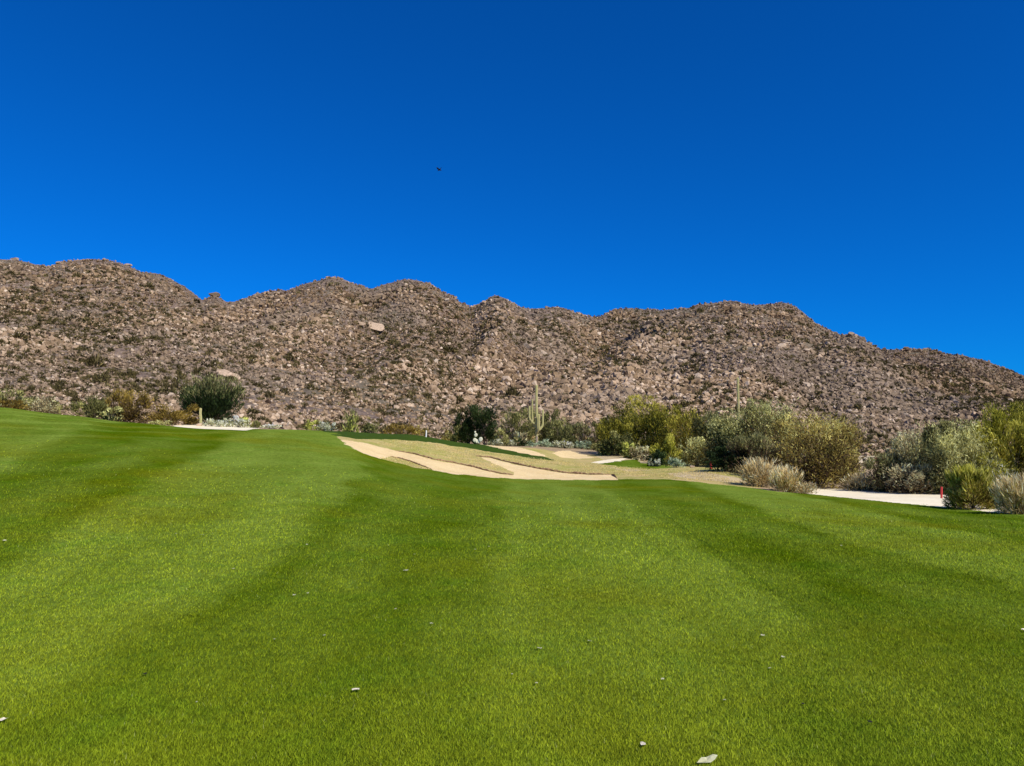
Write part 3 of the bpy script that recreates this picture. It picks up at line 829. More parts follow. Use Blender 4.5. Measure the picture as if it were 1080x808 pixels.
# left crest of the fairway
sh('desert_shrub', 'grey-green shrub at the far left edge behind the lawn crest', 10, 411, 436, 22, 56, 'greygreen', habit='dome')
sh('desert_shrub', 'low olive shrub tucked under the far left grey-green shrub', 8, 421, 436, 16, 53, 'gold', habit='dome')
sh('desert_shrub', 'small grey bush, right neighbour of the far left shrub', 44, 418, 438, 13, 56, 'grey', habit='wisp')
sh('desert_shrub', 'thin grey twiggy bush dipping behind the left lawn crest', 55, 424, 439, 8, 57, 'greygreen', habit='wisp')
sh('desert_shrub', 'olive green shrub left of the golden brown shrub', 98, 418, 446, 22, 55, 'olive', habit='dome')
sh('desert_shrub', 'dark low shrub at the foot of the golden brown shrub', 116, 430, 446, 11, 53, 'greygreen', habit='leafy', two=('dark', .6))
sh('creosote_bush', 'golden brown rounded shrub, tallest of the left crest group', 133, 412, 449, 22, 56, 'gold', habit='dome', two=('brown', .4))
sh('creosote_bush', 'low wide golden brown shrub left of the dark upright shrub', 178, 427, 449, 27, 58, 'gold', habit='dome')
sh('desert_tree', 'tall dark grey-green upright shrub behind the short saguaro post', 223, 396, 448, 28, 61, 'dusk', cat='tree', habit='upright', fill=1.1, two=('dark', 1.2))
sh('ground_plant', 'low pale green plant on the lawn edge left of the sand strip', 168, 443.5, 451, 12, 54, 'greygreen', cat='plant', habit='low')
sh('brittlebush', 'silver leaved low bush nearest the short saguaro post', 223, 442, 451, 9, 57, 'silver', habit='low')
sh('brittlebush', 'silver leaved low bush second from the short saguaro post', 238, 441, 451, 10, 57, 'silver', habit='low')
sh('brittlebush', 'widest silver leaved bush right of the dark upright shrub', 252, 439, 452, 11, 57.5, 'silver', habit='low', two=('dusk', .3))
sh('ground_plant', 'small bright yellow-green plant on top of the silver bushes', 258, 440.5, 447, 5, 58.5, 'lime', cat='plant', habit='low')
sh('ground_plant', 'small green plant at the right end of the silver bushes', 270, 444, 453, 6, 58, 'olive', cat='plant', habit='low')
sh('ground_plant', 'pale grey low plant at the right end of the sand strip', 286, 448, 455, 10, 62, 'silver', cat='plant', habit='low')
sh('ground_plant', 'pale green low plant on the middle lawn crest', 330, 443, 456, 9, 67, 'lime', cat='plant', habit='low')
sh('ground_plant', 'pale grey-green low plant beside the pale green plant on the crest', 345, 445, 456, 11, 67, 'silver', cat='plant', habit='low')
sh('ocotillo', 'thin upright yellow-green shrub standing on the middle lawn crest', 370, 433, 457, 8, 69, 'olive', habit='upright', fill=.7, two=('lime', .6))
sh('ground_plant', 'tiny green plant right of the thin upright shrub on the crest', 391, 447, 457, 9, 69, 'olive', cat='plant', habit='low')
sh('desert_shrub', 'low wide olive brown bush on the crest above the bunker', 420, 447, 459, 17, 72, 'gold', habit='low')
sh('desert_shrub', 'faint brown bush right of the low olive brown bush on the crest', 441, 449, 460, 10, 73, 'tawny', habit='low')
sh('desert_shrub', 'small olive bush leaning on the left of the dark round tree', 481, 448, 471, 10, 76, 'olive', habit='dome')
sh('ironwood_tree', 'dark green round double tree behind the prickly pear', 495, 429, 471, 15, 76, 'dark', cat='tree', habit='dome', fill=1.3)
sh('ironwood_tree', 'right half of the dark round tree clump left of the branched saguaro', 512, 430, 471, 14, 75, 'dark', cat='tree', habit='dome', fill=1.3)
sh('desert_shrub', 'grey bush between the dark round trees and the olive shrub', 527, 452, 472, 9, 80, 'greygreen', habit='dome')
sh('creosote_bush', 'olive shrub immediately left of the branched saguaro', 548, 431, 472, 18, 92, 'olive', habit='dome', fill=1.2)
sh('creosote_bush', 'olive shrub immediately behind the branched saguaro', 580, 433, 472, 15, 96, 'olive', habit='dome')
sh('creosote_bush', 'olive green rounded shrub right of the branched saguaro', 592, 444, 473, 16, 90, 'olive', habit='dome', two=('dark', .3))
sh('desert_shrub', 'dark twiggy shrub second right of the branched saguaro', 613, 446, 473, 14, 92, 'dusk', habit='dome', two=('brown', .5))
sh('desert_shrub', 'grey olive shrub left of the large yellow-green palo verde', 640, 441, 475, 18, 94, 'olive', habit='dome')
sh('ground_plant', 'dark low plant beneath the olive shrub by the cream path', 545, 463, 474, 14, 84, 'dark', cat='plant', habit='low')
sh('brittlebush', 'pale low bush at the upper end of the cream path', 522, 463, 471, 8, 78, 'silver', habit='low')
sh('brittlebush', 'pale low bush left of the branched saguaro foot', 536, 464, 472, 8, 81, 'silver', habit='low')
sh('brittlebush', 'blue-green low bush at the foot of the branched saguaro', 561, 465.5, 472, 8, 84, 'teal', habit='low')
sh('brittlebush', 'blue-green low bush just right of the branched saguaro foot', 577, 463.5, 472, 9, 86, 'teal', habit='low')
sh('brittlebush', 'pale low bush under the olive green rounded shrub', 594, 465, 473, 10, 86, 'silver', habit='low')
sh('brittlebush', 'blue-green low bush under the dark twiggy shrub', 614, 464.5, 474, 8, 87, 'teal', habit='low')
sh('brittlebush', 'pale low bush under the grey olive shrub', 634, 466, 476, 9, 88, 'greygreen', habit='low')
# middle tree belt
sh('palo_verde_tree', 'large yellow-green palo verde, widest of the middle tree belt', 676, 420.5, 480, 40, 78, 'yellow', cat='tree', habit='dome', bark='green_bark', fill=1.3, lobes=24, two=('dark', .45))
sh('palo_verde_tree', 'lower left yellow-olive palo verde of the middle belt', 650, 443, 478, 18, 76, 'yellow', cat='tree', habit='dome', bark='green_bark', two=('dark', .4))
sh('desert_shrub', 'dark olive shrub below the large palo verde', 648, 456, 480, 17, 74, 'olive', habit='leafy', two=('dark', .7))
sh('palo_verde_tree', 'yellow-brown palo verde on the right of the large one', 723, 430, 490, 23, 72, 'yellow', cat='tree', habit='dome', bark='green_bark', two=('gold', .6))
sh('desert_shrub', 'bright yellow-green bush in front of the palo verdes', 702, 459, 490, 16, 68, 'bright', habit='dome')
sh('desert_shrub', 'pale green small bush under the large palo verde', 664, 467, 482, 8, 71, 'lime', habit='leafy', two=('dusk', .4))
sh('brittlebush', 'grey low bush left of the bright yellow-green bush', 677, 470, 484, 12, 70, 'grey', habit='low')
sh('desert_shrub', 'grey-blue shrub right of the bright yellow-green bush', 733, 462, 492, 17, 65, 'greygreen', habit='wisp', two=('gold', .4))
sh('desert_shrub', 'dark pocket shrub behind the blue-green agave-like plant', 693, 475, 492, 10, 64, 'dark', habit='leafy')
sh('ground_plant', 'blue-green rounded plant at the lawn side of the belt', 714, 483, 493, 9, 59, 'teal', cat='plant', habit='low')
sh('ground_plant', 'small silver plant left of the blue-green rounded plant', 689, 483, 492, 6, 60, 'silver', cat='plant', habit='low')
sh('desert_tree', 'dark green tree left of the slim saguaro behind the belt', 753, 436, 492, 20, 66, 'dusk', cat='tree', habit='dome', two=('dark', .8))
sh('desert_tree', 'soft grey-green tree in front of the slim saguaro', 783, 433, 494, 30, 60, 'greygreen', cat='tree', habit='wisp', fill=1.6, two=('dark', .7))
sh('desert_tree', 'tallest grey-green tree right of the slim saguaro', 812, 424, 497, 29, 62, 'greygreen', cat='tree', habit='wisp', fill=1.6, two=('brown', .6))
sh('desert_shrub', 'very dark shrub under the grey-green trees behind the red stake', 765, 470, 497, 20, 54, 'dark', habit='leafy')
sh('desert_shrub', 'dark brown tangled shrub under the tallest grey-green tree', 795, 458, 501, 26, 52, 'dusk', habit='dome', two=('brown', .9))
sh('palo_verde_tree', 'broad tawny olive tree behind the straw bushes', 860, 438, 514, 41, 46, 'tawny', cat='tree', habit='wisp', fill=1.9, two=('brown', .5), lobes=22)
sh('palo_verde_tree', 'smaller tawny tree behind the right flank of the broad tawny tree', 882, 446, 508, 17, 52, 'tawny', cat='tree', habit='wisp', fill=1.5)
sh('straw_bush', 'straw coloured bush at the lawn edge right of the red stake', 800, 484, 513, 19, 42, 'straw', habit='straw', fill=1.3, two=('grey', .5))
sh('straw_bush', 'second straw bush, in front of the broad tawny tree', 826, 492, 518, 14, 40.5, 'straw', habit='straw', fill=1.3, two=('tawny', .4))
sh('straw_bush', 'low straw clump at the left tip of the white sand', 846, 508, 520, 12, 39, 'straw', habit='straw')
sh('straw_bush', 'grey and straw clump behind the white sand, right of the tawny tree', 904, 499, 517, 15, 42, 'straw', habit='straw', two=('grey', .8))
sh('grey_bush', 'wide grey bare-twigged bush behind the white sand', 966, 456, 517, 27, 44, 'grey', habit='wisp', fill=1.6, two=('dusk', .6), lobes=20)
sh('grey_bush', 'lower dark grey-green bush sloping down left of the grey bare-twigged bush', 934, 479, 518, 20, 43, 'dusk', habit='wisp', fill=1.5, two=('brown', .5))
sh('grey_bush', 'low dark grey bush at the back edge of the white sand', 960, 490, 520, 22, 41, 'grey', habit='wisp', two=('brown', .5))
sh('grey_bush', 'tall grey-green bush left of the bright palo verde', 1003, 447, 520, 32, 46, 'greygreen', habit='wisp', fill=1.7, two=('dusk', .5))
sh('palo_verde_tree', 'bright yellow-green palo verde at the right edge', 1062, 428, 512, 34, 48, 'bright', cat='tree', habit='dome', bark='green_bark', fill=1.4, lobes=22)
sh('palo_verde_tree', 'left low limb clump palo verde beside the right edge palo verde', 1040, 446, 512, 22, 50, 'bright', cat='tree', habit='dome', bark='green_bark', two=('olive', .5))
sh('creosote_bush', 'green leafy bush beside the right red stake on the sand end', 1021, 489, 536, 22, 31, 'bright', habit='dome', fill=1.3, lobes=22, two=('tawny', .6))
sh('desert_shrub', 'pale green bush behind the green leafy bush on the right', 1034, 478, 520, 20, 38, 'bright', habit='wisp', two=('silver', .5))
sh('straw_bush', 'large straw bush at the right edge of the lawn', 1070, 502, 541, 21, 29.5, 'straw', habit='straw', fill=1.4, two=('tawny', .4))
sh('straw_bush', 'taller straw bush touching the right border of the photo', 1090, 497, 541, 24, 33, 'straw', habit='straw', fill=1.2)

# scattered desert floor shrubs behind the belt
def floor_bushes():
    r = np.random.default_rng(77); k = 0
    protos = {}
    for st, hb in (('greygreen', 'dome'), ('grey', 'low'), ('olive', 'dome'), ('straw', 'low'), ('tawny', 'dome')):
        root = None
        protos[st] = None
    cand = 0
    while k < 110 and cand < 2000:
        cand += 1
        D = r.uniform(72, 128); px = r.uniform(-60, 1150)
        if (D < 84 and 300 < px < 720) or px < 460 or 885 < px < 940: continue
        X = (px - 540) / FPX * D
        st = ['greygreen', 'grey', 'olive', 'straw', 'tawny'][r.integers(0, 5)]
        H = r.uniform(.6, 1.6); W = H * r.uniform(.6, .9)
        lab = {'greygreen': 'small grey-green bush on the desert floor behind the tree belt', 'grey': 'small grey bush on the desert floor behind the tree belt',
               'olive': 'small olive bush on the desert floor behind the tree belt', 'straw': 'small straw coloured bush on the desert floor behind the tree belt',
               'tawny': 'small tawny bush on the desert floor behind the tree belt'}[st]
        grp = st.replace('greygreen', 'grey-green') + ' bushes on the desert floor'
        if protos[st] is None:
            protos[st] = shrub('floor_bush', lab, 0, 0, 0, W * FPX / D, D, st, group=grp, habit='dome', seed=500 + k, loc=(X, D, float(zf(X, D)), H, W), n=700)
            protos[st]['_h'] = H
        else:
            src = protos[st]; c = src.copy(); COL.objects.link(c)
            c.location = (X, D, float(zf(X, D))); s = H / src['_h']; c.scale = (s, s, s); c.rotation_euler = (0, 0, r.uniform(0, 6.28))
            for ch in list(src.children):
                d = ch.copy(); COL.objects.link(d); d.parent = c
        k += 1
    for p in protos.values():
        if p and '_h' in p: del p['_h']
    for o in COL.objects:
        if '_h' in o: del o['_h']
floor_bushes()

# ------------------------------------------------------------------ cacti
def mat_cactus():
    m, nt = new_mat('saguaro_skin'); b = NB(nt); t = b.tone(); pos = b.pos()
    c = b.ramp(t, [(0, (.20, .20, .06)), (1, (.66, .60, .27))])
    c = b.mix(b.mapr(b.noise(pos, 1.2, 3), .5, .7, 0, .5), c, (.55, .45, .23))
    b.out(c, .8, spec=.15); return m
M['cactus'] = mat_cactus()
def mat_cork():
    return mat_plain('saguaro_base_cork', (.34, .27, .19), .95, .3, 4.0, .05)
M['cork'] = mat_cork()

def ribbed(P, rad, nr=13):
    """ribbed column along P with a domed tip"""
    P = [np.array(p, float) for p in P]
    # resample
    Q = []
    for i in range(len(P) - 1):
        for t in np.linspace(0, 1, 6, endpoint=False): Q.append(P[i] * (1 - t) + P[i + 1] * t)
    Q.append(P[-1]); Q = np.array(Q)
    for _ in range(3): Q[1:-1] = (Q[:-2] + Q[1:-1] * 2 + Q[2:]) / 4
    tipd = Q[-1] - Q[-2]; tipd /= np.linalg.norm(tipd)
    rr = [rad * (.86 + .14 * min(1, i / 4)) for i in range(len(Q))]
    for k, (h, s) in enumerate([(.35, .92), (.65, .72), (.85, .45), (.95, .12)]):
        Q = np.vstack([Q, Q[-1 - k] + tipd * rad * h]) if k == 0 else np.vstack([Q, base_tip + tipd * rad * h])
        if k == 0: base_tip = Q[-2].copy()
        rr.append(rad * s)
    ns = nr * 2; V = []; T = []; F = []
    for i in range(len(Q)):
        d = Q[min(i + 1, len(Q) - 1)] - Q[max(i - 1, 0)]; d /= np.linalg.norm(d) + 1e-9
        s = np.cross(d, [0, 1, .01]); s /= np.linalg.norm(s); u = np.cross(s, d)
        for k in range(ns):
            a = 2 * math.pi * k / ns; q = rr[i] * (1.0 if k % 2 == 0 else .80)
            V.append(Q[i] + q * (math.cos(a) * s + math.sin(a) * u)); T.append(1.0 if k % 2 == 0 else 0.15)
    for i in range(len(Q) - 1):
        for k in range(ns):
            a = i * ns + k; b = i * ns + (k + 1) % ns; F += [(a, b, b + ns), (a, b + ns, a + ns)]
    V.append(Q[-1] + tipd * rad * .03); T.append(1); c = len(V) - 1; e = (len(Q) - 1) * ns
    for k in range(ns): F.append((e + k, e + (k + 1) % ns, c))
    return np.array(V), np.array(F), np.array(T)

def saguaro(px, top, D, rad, arms, label, cork=True):
    X = (px - 540) / FPX * D; zg = float(zf(X, D)); H = row2z(D, top) - zg
    root = empty('saguaro_cactus', (X, D, zg)); tag(root, label, 'cactus')
    z0 = -.1
    if cork:
        V, F = tube([(0, 0, -.15), (0.02, 0, H * .08), (.03, 0, H * .17)], rad * .95, rad * .82, 14)
        link('woody_base', make_mesh('woody_base', V, F, smooth=True), M['cork'], root); z0 = H * .16
    V, F, T = ribbed([(0.03, 0, z0), (.06, .02, H * .4), (.0, 0, H * .7), (.02, 0, H - rad * .95)], rad)
    link('stem', make_mesh('stem', V, F, T), M['cactus'], root)
    s = D / FPX
    for (ax, atop, aj, ra, ay) in arms:      # column, tip row, row of the joint, radius, depth offset
        x = (ax - px) * s; zt = row2z(D, atop) - zg; zj = row2z(D, aj) - zg
        V, F, T = ribbed([(0, 0, zj - .25), (x * .55, ay * .5, zj - .12), (x, ay, zj + .35), (x, ay, zj + (zt - zj) * .6), (x, ay, zt - ra)], ra)
        link('arm', make_mesh('arm', V, F, T), M['cactus'], root)
    return root
saguaro(565.8, 406, 85, .14, [(561.6, 421, 448, .10, .25), (558.4, 428.5, 445, .10, -.1), (572.6, 432, 452, .11, .1), (568.2, 437, 455, .11, -.45)],
        'tall saguaro with several upright arms standing among olive shrubs')
saguaro(779, 398, 84, .13, [], 'slim armless saguaro rising behind the grey-green trees')
saguaro(211, 430.5, 57.6, .085, [], 'short armless saguaro like a pale post before the dark upright shrub', cork=False)

M['pad'] = mat_plain('pale_cactus_pad', (.72, .68, .46), .8, .15, 6.0)
def prickly_pear(px, D, label, pads, mat='pad'):
    X = (px - 540) / FPX * D; zg = float(zf(X, D))
    root = empty('prickly_pear', (X, D, zg)); tag(root, label, 'cactus')
    s = D / FPX
    for i, (dx, row, r, yaw) in enumerate(pads):
        bm = bmesh.new(); bmesh.ops.create_uvsphere(bm, u_segments=14, v_segments=10, radius=1)
        for v in bm.verts:
            k = 1 - .22 * max(0, -v.co.z)
            v.co = Vector((v.co.x * k * r * s, v.co.y * .16 * r * s, v.co.z * 1.12 * r * s))
        me = bpy.data.meshes.new('pad'); bm.to_mesh(me); bm.free()
        for p in me.polygons: p.use_smooth = True
        o = link('pad', me, M[mat], root, loc=(dx * s, random.uniform(-.12, .12), row2z(D, row) - zg)); o.rotation_euler = (random.uniform(-.2, .2), random.uniform(-.3, .3), yaw)
prickly_pear(503.5, 66.5, 'prickly pear with pale round pads on the lawn crest before the dark trees',
             [(-2.6, 464.5, 2.2, .2), (3.6, 463.6, 2.3, -.3), (-1.6, 459, 1.9, .1), (-.5, 465.5, 1.8, .5), (1.4, 466, 1.7, -.2), (-2.2, 455.8, 1.0, .4)])

# grassy tufts along bunker edges and mound: stuff
def strand_field(name, label, n, fpos, h0, h1, style, seed):
    r = np.random.default_rng(seed); X, Y = fpos(r, n); n = len(X); Z = zf(X, Y)
    a = r.uniform(0, 6.283, n); h = r.uniform(h0, h1, n); w = .012 + h * .08
    lean = r.normal(0, .35, (n, 2)) * h[:, None]
    V = np.stack([np.stack([X - np.cos(a) * w, Y - np.sin(a) * w, Z - .01], 1), np.stack([X + np.cos(a) * w, Y + np.sin(a) * w, Z - .01], 1),
                  np.stack([X + lean[:, 0], Y + lean[:, 1], Z + h], 1)], 1).reshape(-1, 3)
    t = np.repeat(np.clip(r.normal(.5, .25, n), 0, 1), 3)
    o = link(name, make_mesh(name, V, np.arange(n * 3).reshape(n, 3), t), LEAF[style])
    return tag(o, label, 'grass', kind='stuff')

DRY_POLYS = [([(395, 468), (420, 464), (470, 469), (520, 478), (575, 484), (640, 491), (700, 495), (770, 496), (800, 512), (700, 504), (650, 500), (595, 497.5),
               (545, 488.5), (517, 481.5), (500, 480), (541, 498), (512, 493.5), (480, 485.5), (450, 478.5), (430, 473.5)], 40, 66),
             ([(413, 481.5), (425, 484), (440, 489), (456, 495.2), (435, 492), (412, 486), (400, 483)], 38, 52)]
def dry_pos(r, n):
    D = r.uniform(38, 70, n * 4); px = r.uniform(380, 810, n * 4); X = (px - 540) / FPX * D
    row = project(X, D, zf(X, D))[1]
    ok = np.zeros(len(D), bool)
    for p, a, b in DRY_POLYS: ok |= inpoly(px, row, p) & (D > a) & (D < b)
    ok &= fbm(X * .9, D * .9, 61, 3) > -.25
    return X[ok][:n], D[ok][:n]
strand_field('dry_grass', 'short dry straw and olive grass on the mound around the bunkers', 26000, dry_pos, .02, .07, 'dry', 5)

# fringe of longer turf where the lawn meets sand and crest
def blades():
    r = np.random.default_rng(9)
    n = 900000
    px = r.uniform(-260, 1340, n); row = r.uniform(0, 1, n) ** .9 * 351 + 521
    D = EYE * FPX / (row - HOR)
    X = (px - 540) / FPX * D
    k = (D > 3.3) & (r.uniform(0, 1, n) < np.clip((30 - D) / 18, 0, 1))
    X, D, px = X[k], D[k], px[k]; n = len(X); X = X + r.normal(0, .03, n)
    Z = zf(X, D)
    m = D / FPX
    dirn = r.uniform(0, 6.283, n)
    h = np.maximum(.020, m * 2.0) * r.uniform(.5, 1.35, n); h = np.minimum(h, .045)
    w = np.maximum(.0027, m * .38) * r.uniform(.6, 1.3, n)
    lean = np.stack([r.normal(.1, .55, n), r.normal(.15, .55, n)], 1) * h[:, None]
    V = np.stack([np.stack([X - np.cos(dirn) * w, D - np.sin(dirn) * w, Z - .002], 1), np.stack([X + np.cos(dirn) * w, D + np.sin(dirn) * w, Z - .002], 1),
                  np.stack([X + lean[:, 0], D + lean[:, 1], Z + h], 1)], 1).reshape(-1, 3)
    t = np.repeat(np.clip(r.beta(2.2, 2.2, n) + .06 * fbm(X * 6, D * 6, 5, 2), 0, 1), 3)
    o = link('grass_blades', make_mesh('grass_blades', V, np.arange(n * 3).reshape(n, 3), t), M['blades'])
    tag(o, 'short mown green grass blades of the near fairway', 'grass', kind='stuff')
blades()

# ------------------------------------------------------------------ litter on the lawn
M['leaf_pale'] = mat_plain('dry_pale_leaf', (.78, .68, .48), .7, .2, 30.0)
M['leaf_dull'] = mat_plain('dry_dull_leaf', (.50, .48, .28), .8, .25, 30.0)
M['dark_bit'] = mat_plain('dark_chip', (.02, .018, .012), .8, .2, 30.0)
def leaf(px, row, wpx, hpx, mat, label, group=None, name='fallen_leaf', cat='leaf'):
    X, Y, Z = px2ground(px, row, 3.3, 60); s = Y / FPX
    w = wpx * s; h = hpx * s * 2.2
    bm = bmesh.new(); n = 9; top = []
    for i in range(n):
        a = 2 * math.pi * i / n; q = 1 + random.uniform(-.22, .22)
        top.append(bm.verts.new((math.cos(a) * w / 2 * q, math.sin(a) * h / 2 * q, .004 + random.uniform(0, .35) * w * .5)))
    c = bm.verts.new((0, 0, .006)); c2 = bm.verts.new((0, 0, .001))
    for i in range(n):
        bm.faces.new((top[i], top[(i + 1) % n], c)); bm.faces.new((top[(i + 1) % n], top[i], c2))
    me = bpy.data.meshes.new(name); bm.to_mesh(me); bm.free()
    o = link(name, me, M[mat], loc=(X, Y, Z + .012 + .0006 * Y)); o.rotation_euler = (random.uniform(-.1, .1), random.uniform(-.1, .1), random.uniform(-.4, .4))
    tag(o, label, cat, group)
leaf(380, 722, 9, 4.5, 'leaf_pale', 'squarish cream leaf on the lawn left of the bottom centre')
leaf(20, 752, 10, 4, 'leaf_pale', 'pale leaf on the lawn by the lower left corner')
leaf(673, 775.5, 6, 5, 'leaf_pale', 'small round cream leaf near the bottom, left of the long flat one')
leaf(738, 793, 22, 4, 'leaf_dull', 'long flat pale leaf close to the bottom border')
leaf(568, 680, 6, 3, 'leaf_dull', 'pinkish tan leaf alone right of the lawn centre')
leaf(1068, 662, 8, 3, 'leaf_pale', 'slim pale leaf on the lawn by the right border')
leaf(430, 601, 6, 2.5, 'leaf_dull', 'flat pale leaf on the dark lane left of centre')
for (x, y, w) in [(296, 671, 4.5), (347, 667, 4), (315, 626, 5), (329, 624, 4), (420, 640, 3.5), (457, 655, 5), (439, 584, 3.5), (218, 564, 5), (327, 574, 3), (12, 570, 5),
                  (6, 593, 5), (95, 628, 4), (251, 599, 4), (516, 576, 3), (798, 667, 6), (818, 689, 6), (804, 700, 4), (1066, 753, 5), (757, 732, 5), (694, 711, 5),
                  (620, 673, 6), (565, 715, 4), (882, 575, 3.4), (218, 734, 2.6), (190, 563, 3), (502, 579, 3), (680, 563, 3), (384, 590, 2.6), (540, 706, 3)]:
    leaf(x, y, w * .75, max(1.4, w * .36), 'leaf_dull' if random.random() < .8 else 'leaf_pale', 'small pale leaf fragment lying on the mown lawn', 'small pale leaf fragments on the lawn')
for (x, y, lab) in [(837, 736, 'left one of two dark chips on the lawn at lower right'), (905, 754, 'right one of two dark chips on the lawn at lower right'),
               (164, 706, 'single dark chip on the lawn at lower left')]:
    leaf(x, y, 4, 2.6, 'dark_bit', lab, name='dark_chip', cat='debris')

# ------------------------------------------------------------------ hazard stakes, building, bird
M['red'] = mat_plain('red_paint', (.62, .05, .04), .5, .08, 4.0, .4)
M['white_paint'] = mat_plain('white_paint', (.8, .78, .7), .5, .08, 4.0, .4)
def stake(px, top, base, D, mat, label, w=.075):
    X = (px - 540) / FPX * D; zg = float(zf(X, D)); zt = row2z(D, top); 
    h = zt - zg
    bm = bmesh.new(); hw = w / 2
    lv = [(-.1, 1), (h - .05, 1), (h - .015, .75), (h, .2)]
    rings = [[bm.verts.new((sx * hw * q, sy * hw * q, z)) for sx, sy in ((-1, -1), (1, -1), (1, 1), (-1, 1))] for z, q in lv]
    for a, b in zip(rings[:-1], rings[1:]):
        for k in range(4): bm.faces.new((a[k], a[(k + 1) % 4], b[(k + 1) % 4], b[k]))
    bm.faces.new(rings[-1])
    me = bpy.data.meshes.new('hazard_stake'); bm.to_mesh(me); bm.free()
    o = link('hazard_stake', me, M[mat], loc=(X, D, zg)); o.rotation_euler = (.03, .04, .5)
    tag(o, label, 'stake')
stake(748.8, 485.5, 494, 50.5, 'red', 'red hazard stake on the dry bank before the very dark shrub', .11)
stake(988.8, 512.8, 522, 33.5, 'red', 'red hazard stake at the back of the white sand by by the green leafy bush', .06)
stake(449.5, 454, 460, 66, 'white_paint', 'white stake on the lawn crest left of the dark round trees', .09)

M['stucco'] = mat_plain('cream_stucco', (.72, .62, .44), .9, .1, 1.0, .1)
M['dark_glass'] = mat_plain('dark_window', (.015, .015, .02), .2, .1, 1.0, .5)
M['tile'] = mat_plain('brown_red_roof', (.16, .05, .035), .8, .3, 2.0, .15)
def boxv(x0, x1, y0, y1, z0, z1):
    V = [(x0, y0, z0), (x1, y0, z0), (x1, y1, z0), (x0, y1, z0), (x0, y0, z1), (x1, y0, z1), (x1, y1, z1), (x0, y1, z1)]
    F = [(0, 3, 2, 1), (4, 5, 6, 7), (0, 1, 5, 4), (1, 2, 6, 5), (2, 3, 7, 6), (3, 0, 4, 7)]
    return V, F
def boxes(bl):
    V, F = [], []
    for b in bl:
        v, f = boxv(*b); F += [tuple(i + len(V) for i in q) for q in f]; V += v
    return np.array(V, float), np.array(F)
D = 112; X = (912.5 - 540) / FPX * D; s = D / FPX; zg = float(zf(X, D)); zr = row2z(D, 488) - zg; zt = row2z(D, 480.8) - zg
bd = empty('small_building', (X, D, zg)); tag(bd, 'low cream flat-roofed building with a dark square window seen past the tawny tree', 'building')
V, F = boxes([(-9.5 * s, 8 * s, 0, 3, -.5, zt - .12)])
link('wall', make_mesh('wall', V, F), M['stucco'], bd)
V, F = boxes([(-9.9 * s, 8.4 * s, -.1, 3.1, zt - .118, zt)]); link('parapet', make_mesh('parapet', V, F), M['stucco'], bd)
V, F = boxes([(-4.4 * s, -1.6 * s, -.03, .05, zr + .25, zr + .62)]); link('window', make_mesh('window', V, F), M['dark_glass'], bd)
V, F = boxes([(8.45 * s, 20 * s, .3, 2.6, -.5, zt - .55)]); link('side_wall', make_mesh('side_wall', V, F), M['tile'], bd)
V, F = boxes([(8.5 * s, 20.6 * s, .1, 2.8, zt - .548, zt - .3)]); link('roof', make_mesh('roof', V, F), M['tile'], bd)

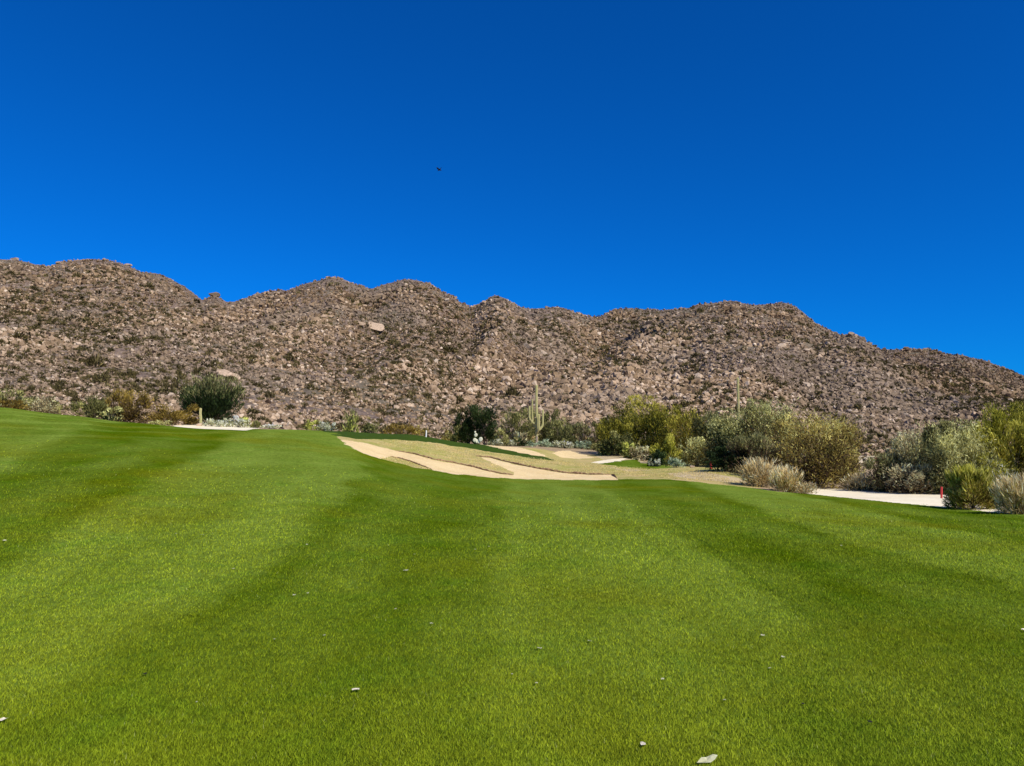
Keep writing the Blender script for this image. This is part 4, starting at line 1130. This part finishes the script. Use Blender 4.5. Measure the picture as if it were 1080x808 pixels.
def bird():
    D = 62; X = (461 - 540) / FPX * D; Z = row2z(D, 171.5)
    bm = bmesh.new()
    st = [(-.20, .010, .02), (-.14, .035, 0), (-.04, .055, 0), (.06, .05, 0), (.12, .03, .008), (.155, .034, .012), (.185, .02, .01), (.215, .004, .004)]
    rings = []
    for x, r, dz in st:
        rings.append([bm.verts.new((x, math.cos(a) * r, dz + math.sin(a) * r * .9)) for a in np.linspace(0, 2 * math.pi, 8, endpoint=False)])
    for a, b in zip(rings[:-1], rings[1:]):
        for k in range(8): bm.faces.new((a[k], a[(k + 1) % 8], b[(k + 1) % 8], b[k]))
    bm.faces.new(rings[0]); bm.faces.new(rings[-1])
    t = [bm.verts.new(p) for p in ((-.17, -.012, .02), (-.17, .012, .02), (-.30, .05, .03), (-.30, -.05, .03))]; bm.faces.new(t)
    me = bpy.data.meshes.new('bird'); bm.to_mesh(me); bm.free()
    m = mat_plain('black_feathers', (.012, .010, .012), .6, .2, 20.0)
    root = link('bird', me, m, loc=(X, D, Z)); root.rotation_euler = (.2, .5, 2.6); root.scale = (.85, .85, .85)
    tag(root, 'small dark bird flying in the open blue sky', 'bird')
    for s_ in (-1, 1):
        bm = bmesh.new()
        P = [(.07, 0, .02), (.10, .12, .09), (.05, .25, .13), (-.02, .34, .12), (-.05, .24, .10), (-.07, .12, .06), (-.06, 0, .02)]
        up = [bm.verts.new((x, y * s_ + .03 * s_, z)) for x, y, z in P]; dn = [bm.verts.new((x, y * s_ + .03 * s_, z - .008)) for x, y, z in P]
        bm.faces.new(up); bm.faces.new(dn[::-1])
        for k in range(len(P)): bm.faces.new((up[k], dn[k], dn[(k + 1) % len(P)], up[(k + 1) % len(P)]))
        me = bpy.data.meshes.new('wing'); bm.to_mesh(me); bm.free(); link('wing', me, m, root)
bird()

# ------------------------------------------------------------------ camera
cam = bpy.data.cameras.new('camera'); co = bpy.data.objects.new('camera', cam); COL.objects.link(co)
cam.sensor_width = 36.0; cam.sensor_fit = 'HORIZONTAL'; cam.lens = 36.0 * FPX / 1080
co.location = (0, 0, EYE)
cam.clip_start = .1; cam.clip_end = 9000
tilt = math.atan((HOR - 404) / FPX)
co.rotation_euler = (math.pi / 2 + tilt, 0, 0)
SC.camera = co

# ------------------------------------------------------------------ light
EL, AZ = math.radians(43), math.radians(138)     # azimuth clockwise from straight ahead
sun = bpy.data.lights.new('sun', 'SUN'); sun.energy = 5.0; sun.angle = math.radians(.53); sun.color = (1.0, .95, .87)
so = bpy.data.objects.new('sun', sun); COL.objects.link(so)
d = Vector((math.sin(AZ) * math.cos(EL), math.cos(AZ) * math.cos(EL), math.sin(EL)))
so.rotation_euler = d.to_track_quat('Z', 'Y').to_euler(); so.location = (0, -20, 60)

w = bpy.data.worlds.new('World'); SC.world = w; w.use_nodes = True
nt = w.node_tree; nt.nodes.clear(); b = NB(nt)
sky = b.n('ShaderNodeTexSky', sky_type='NISHITA'); sky.sun_disc = False
sky.sun_elevation = EL; sky.sun_rotation = AZ; sky.altitude = 900; sky.air_density = 1.0; sky.dust_density = .2; sky.ozone_density = 2.0
g = b.n('ShaderNodeGamma'); b.l(sky.outputs[0], g.inputs[0]); g.inputs[1].default_value = 1.0
cc = b.mix(1.0, g.outputs[0], (.012, .54, 1.40), 'MULTIPLY')
bg = b.n('ShaderNodeBackground'); b.l(cc, bg.inputs[0]); bg.inputs[1].default_value = .09
ow = b.n('ShaderNodeOutputWorld'); b.l(bg.outputs[0], ow.inputs[0])

SC.render.engine = 'CYCLES'
SC.view_settings.view_transform = 'Standard'; SC.view_settings.look = 'None'; SC.view_settings.exposure = 0
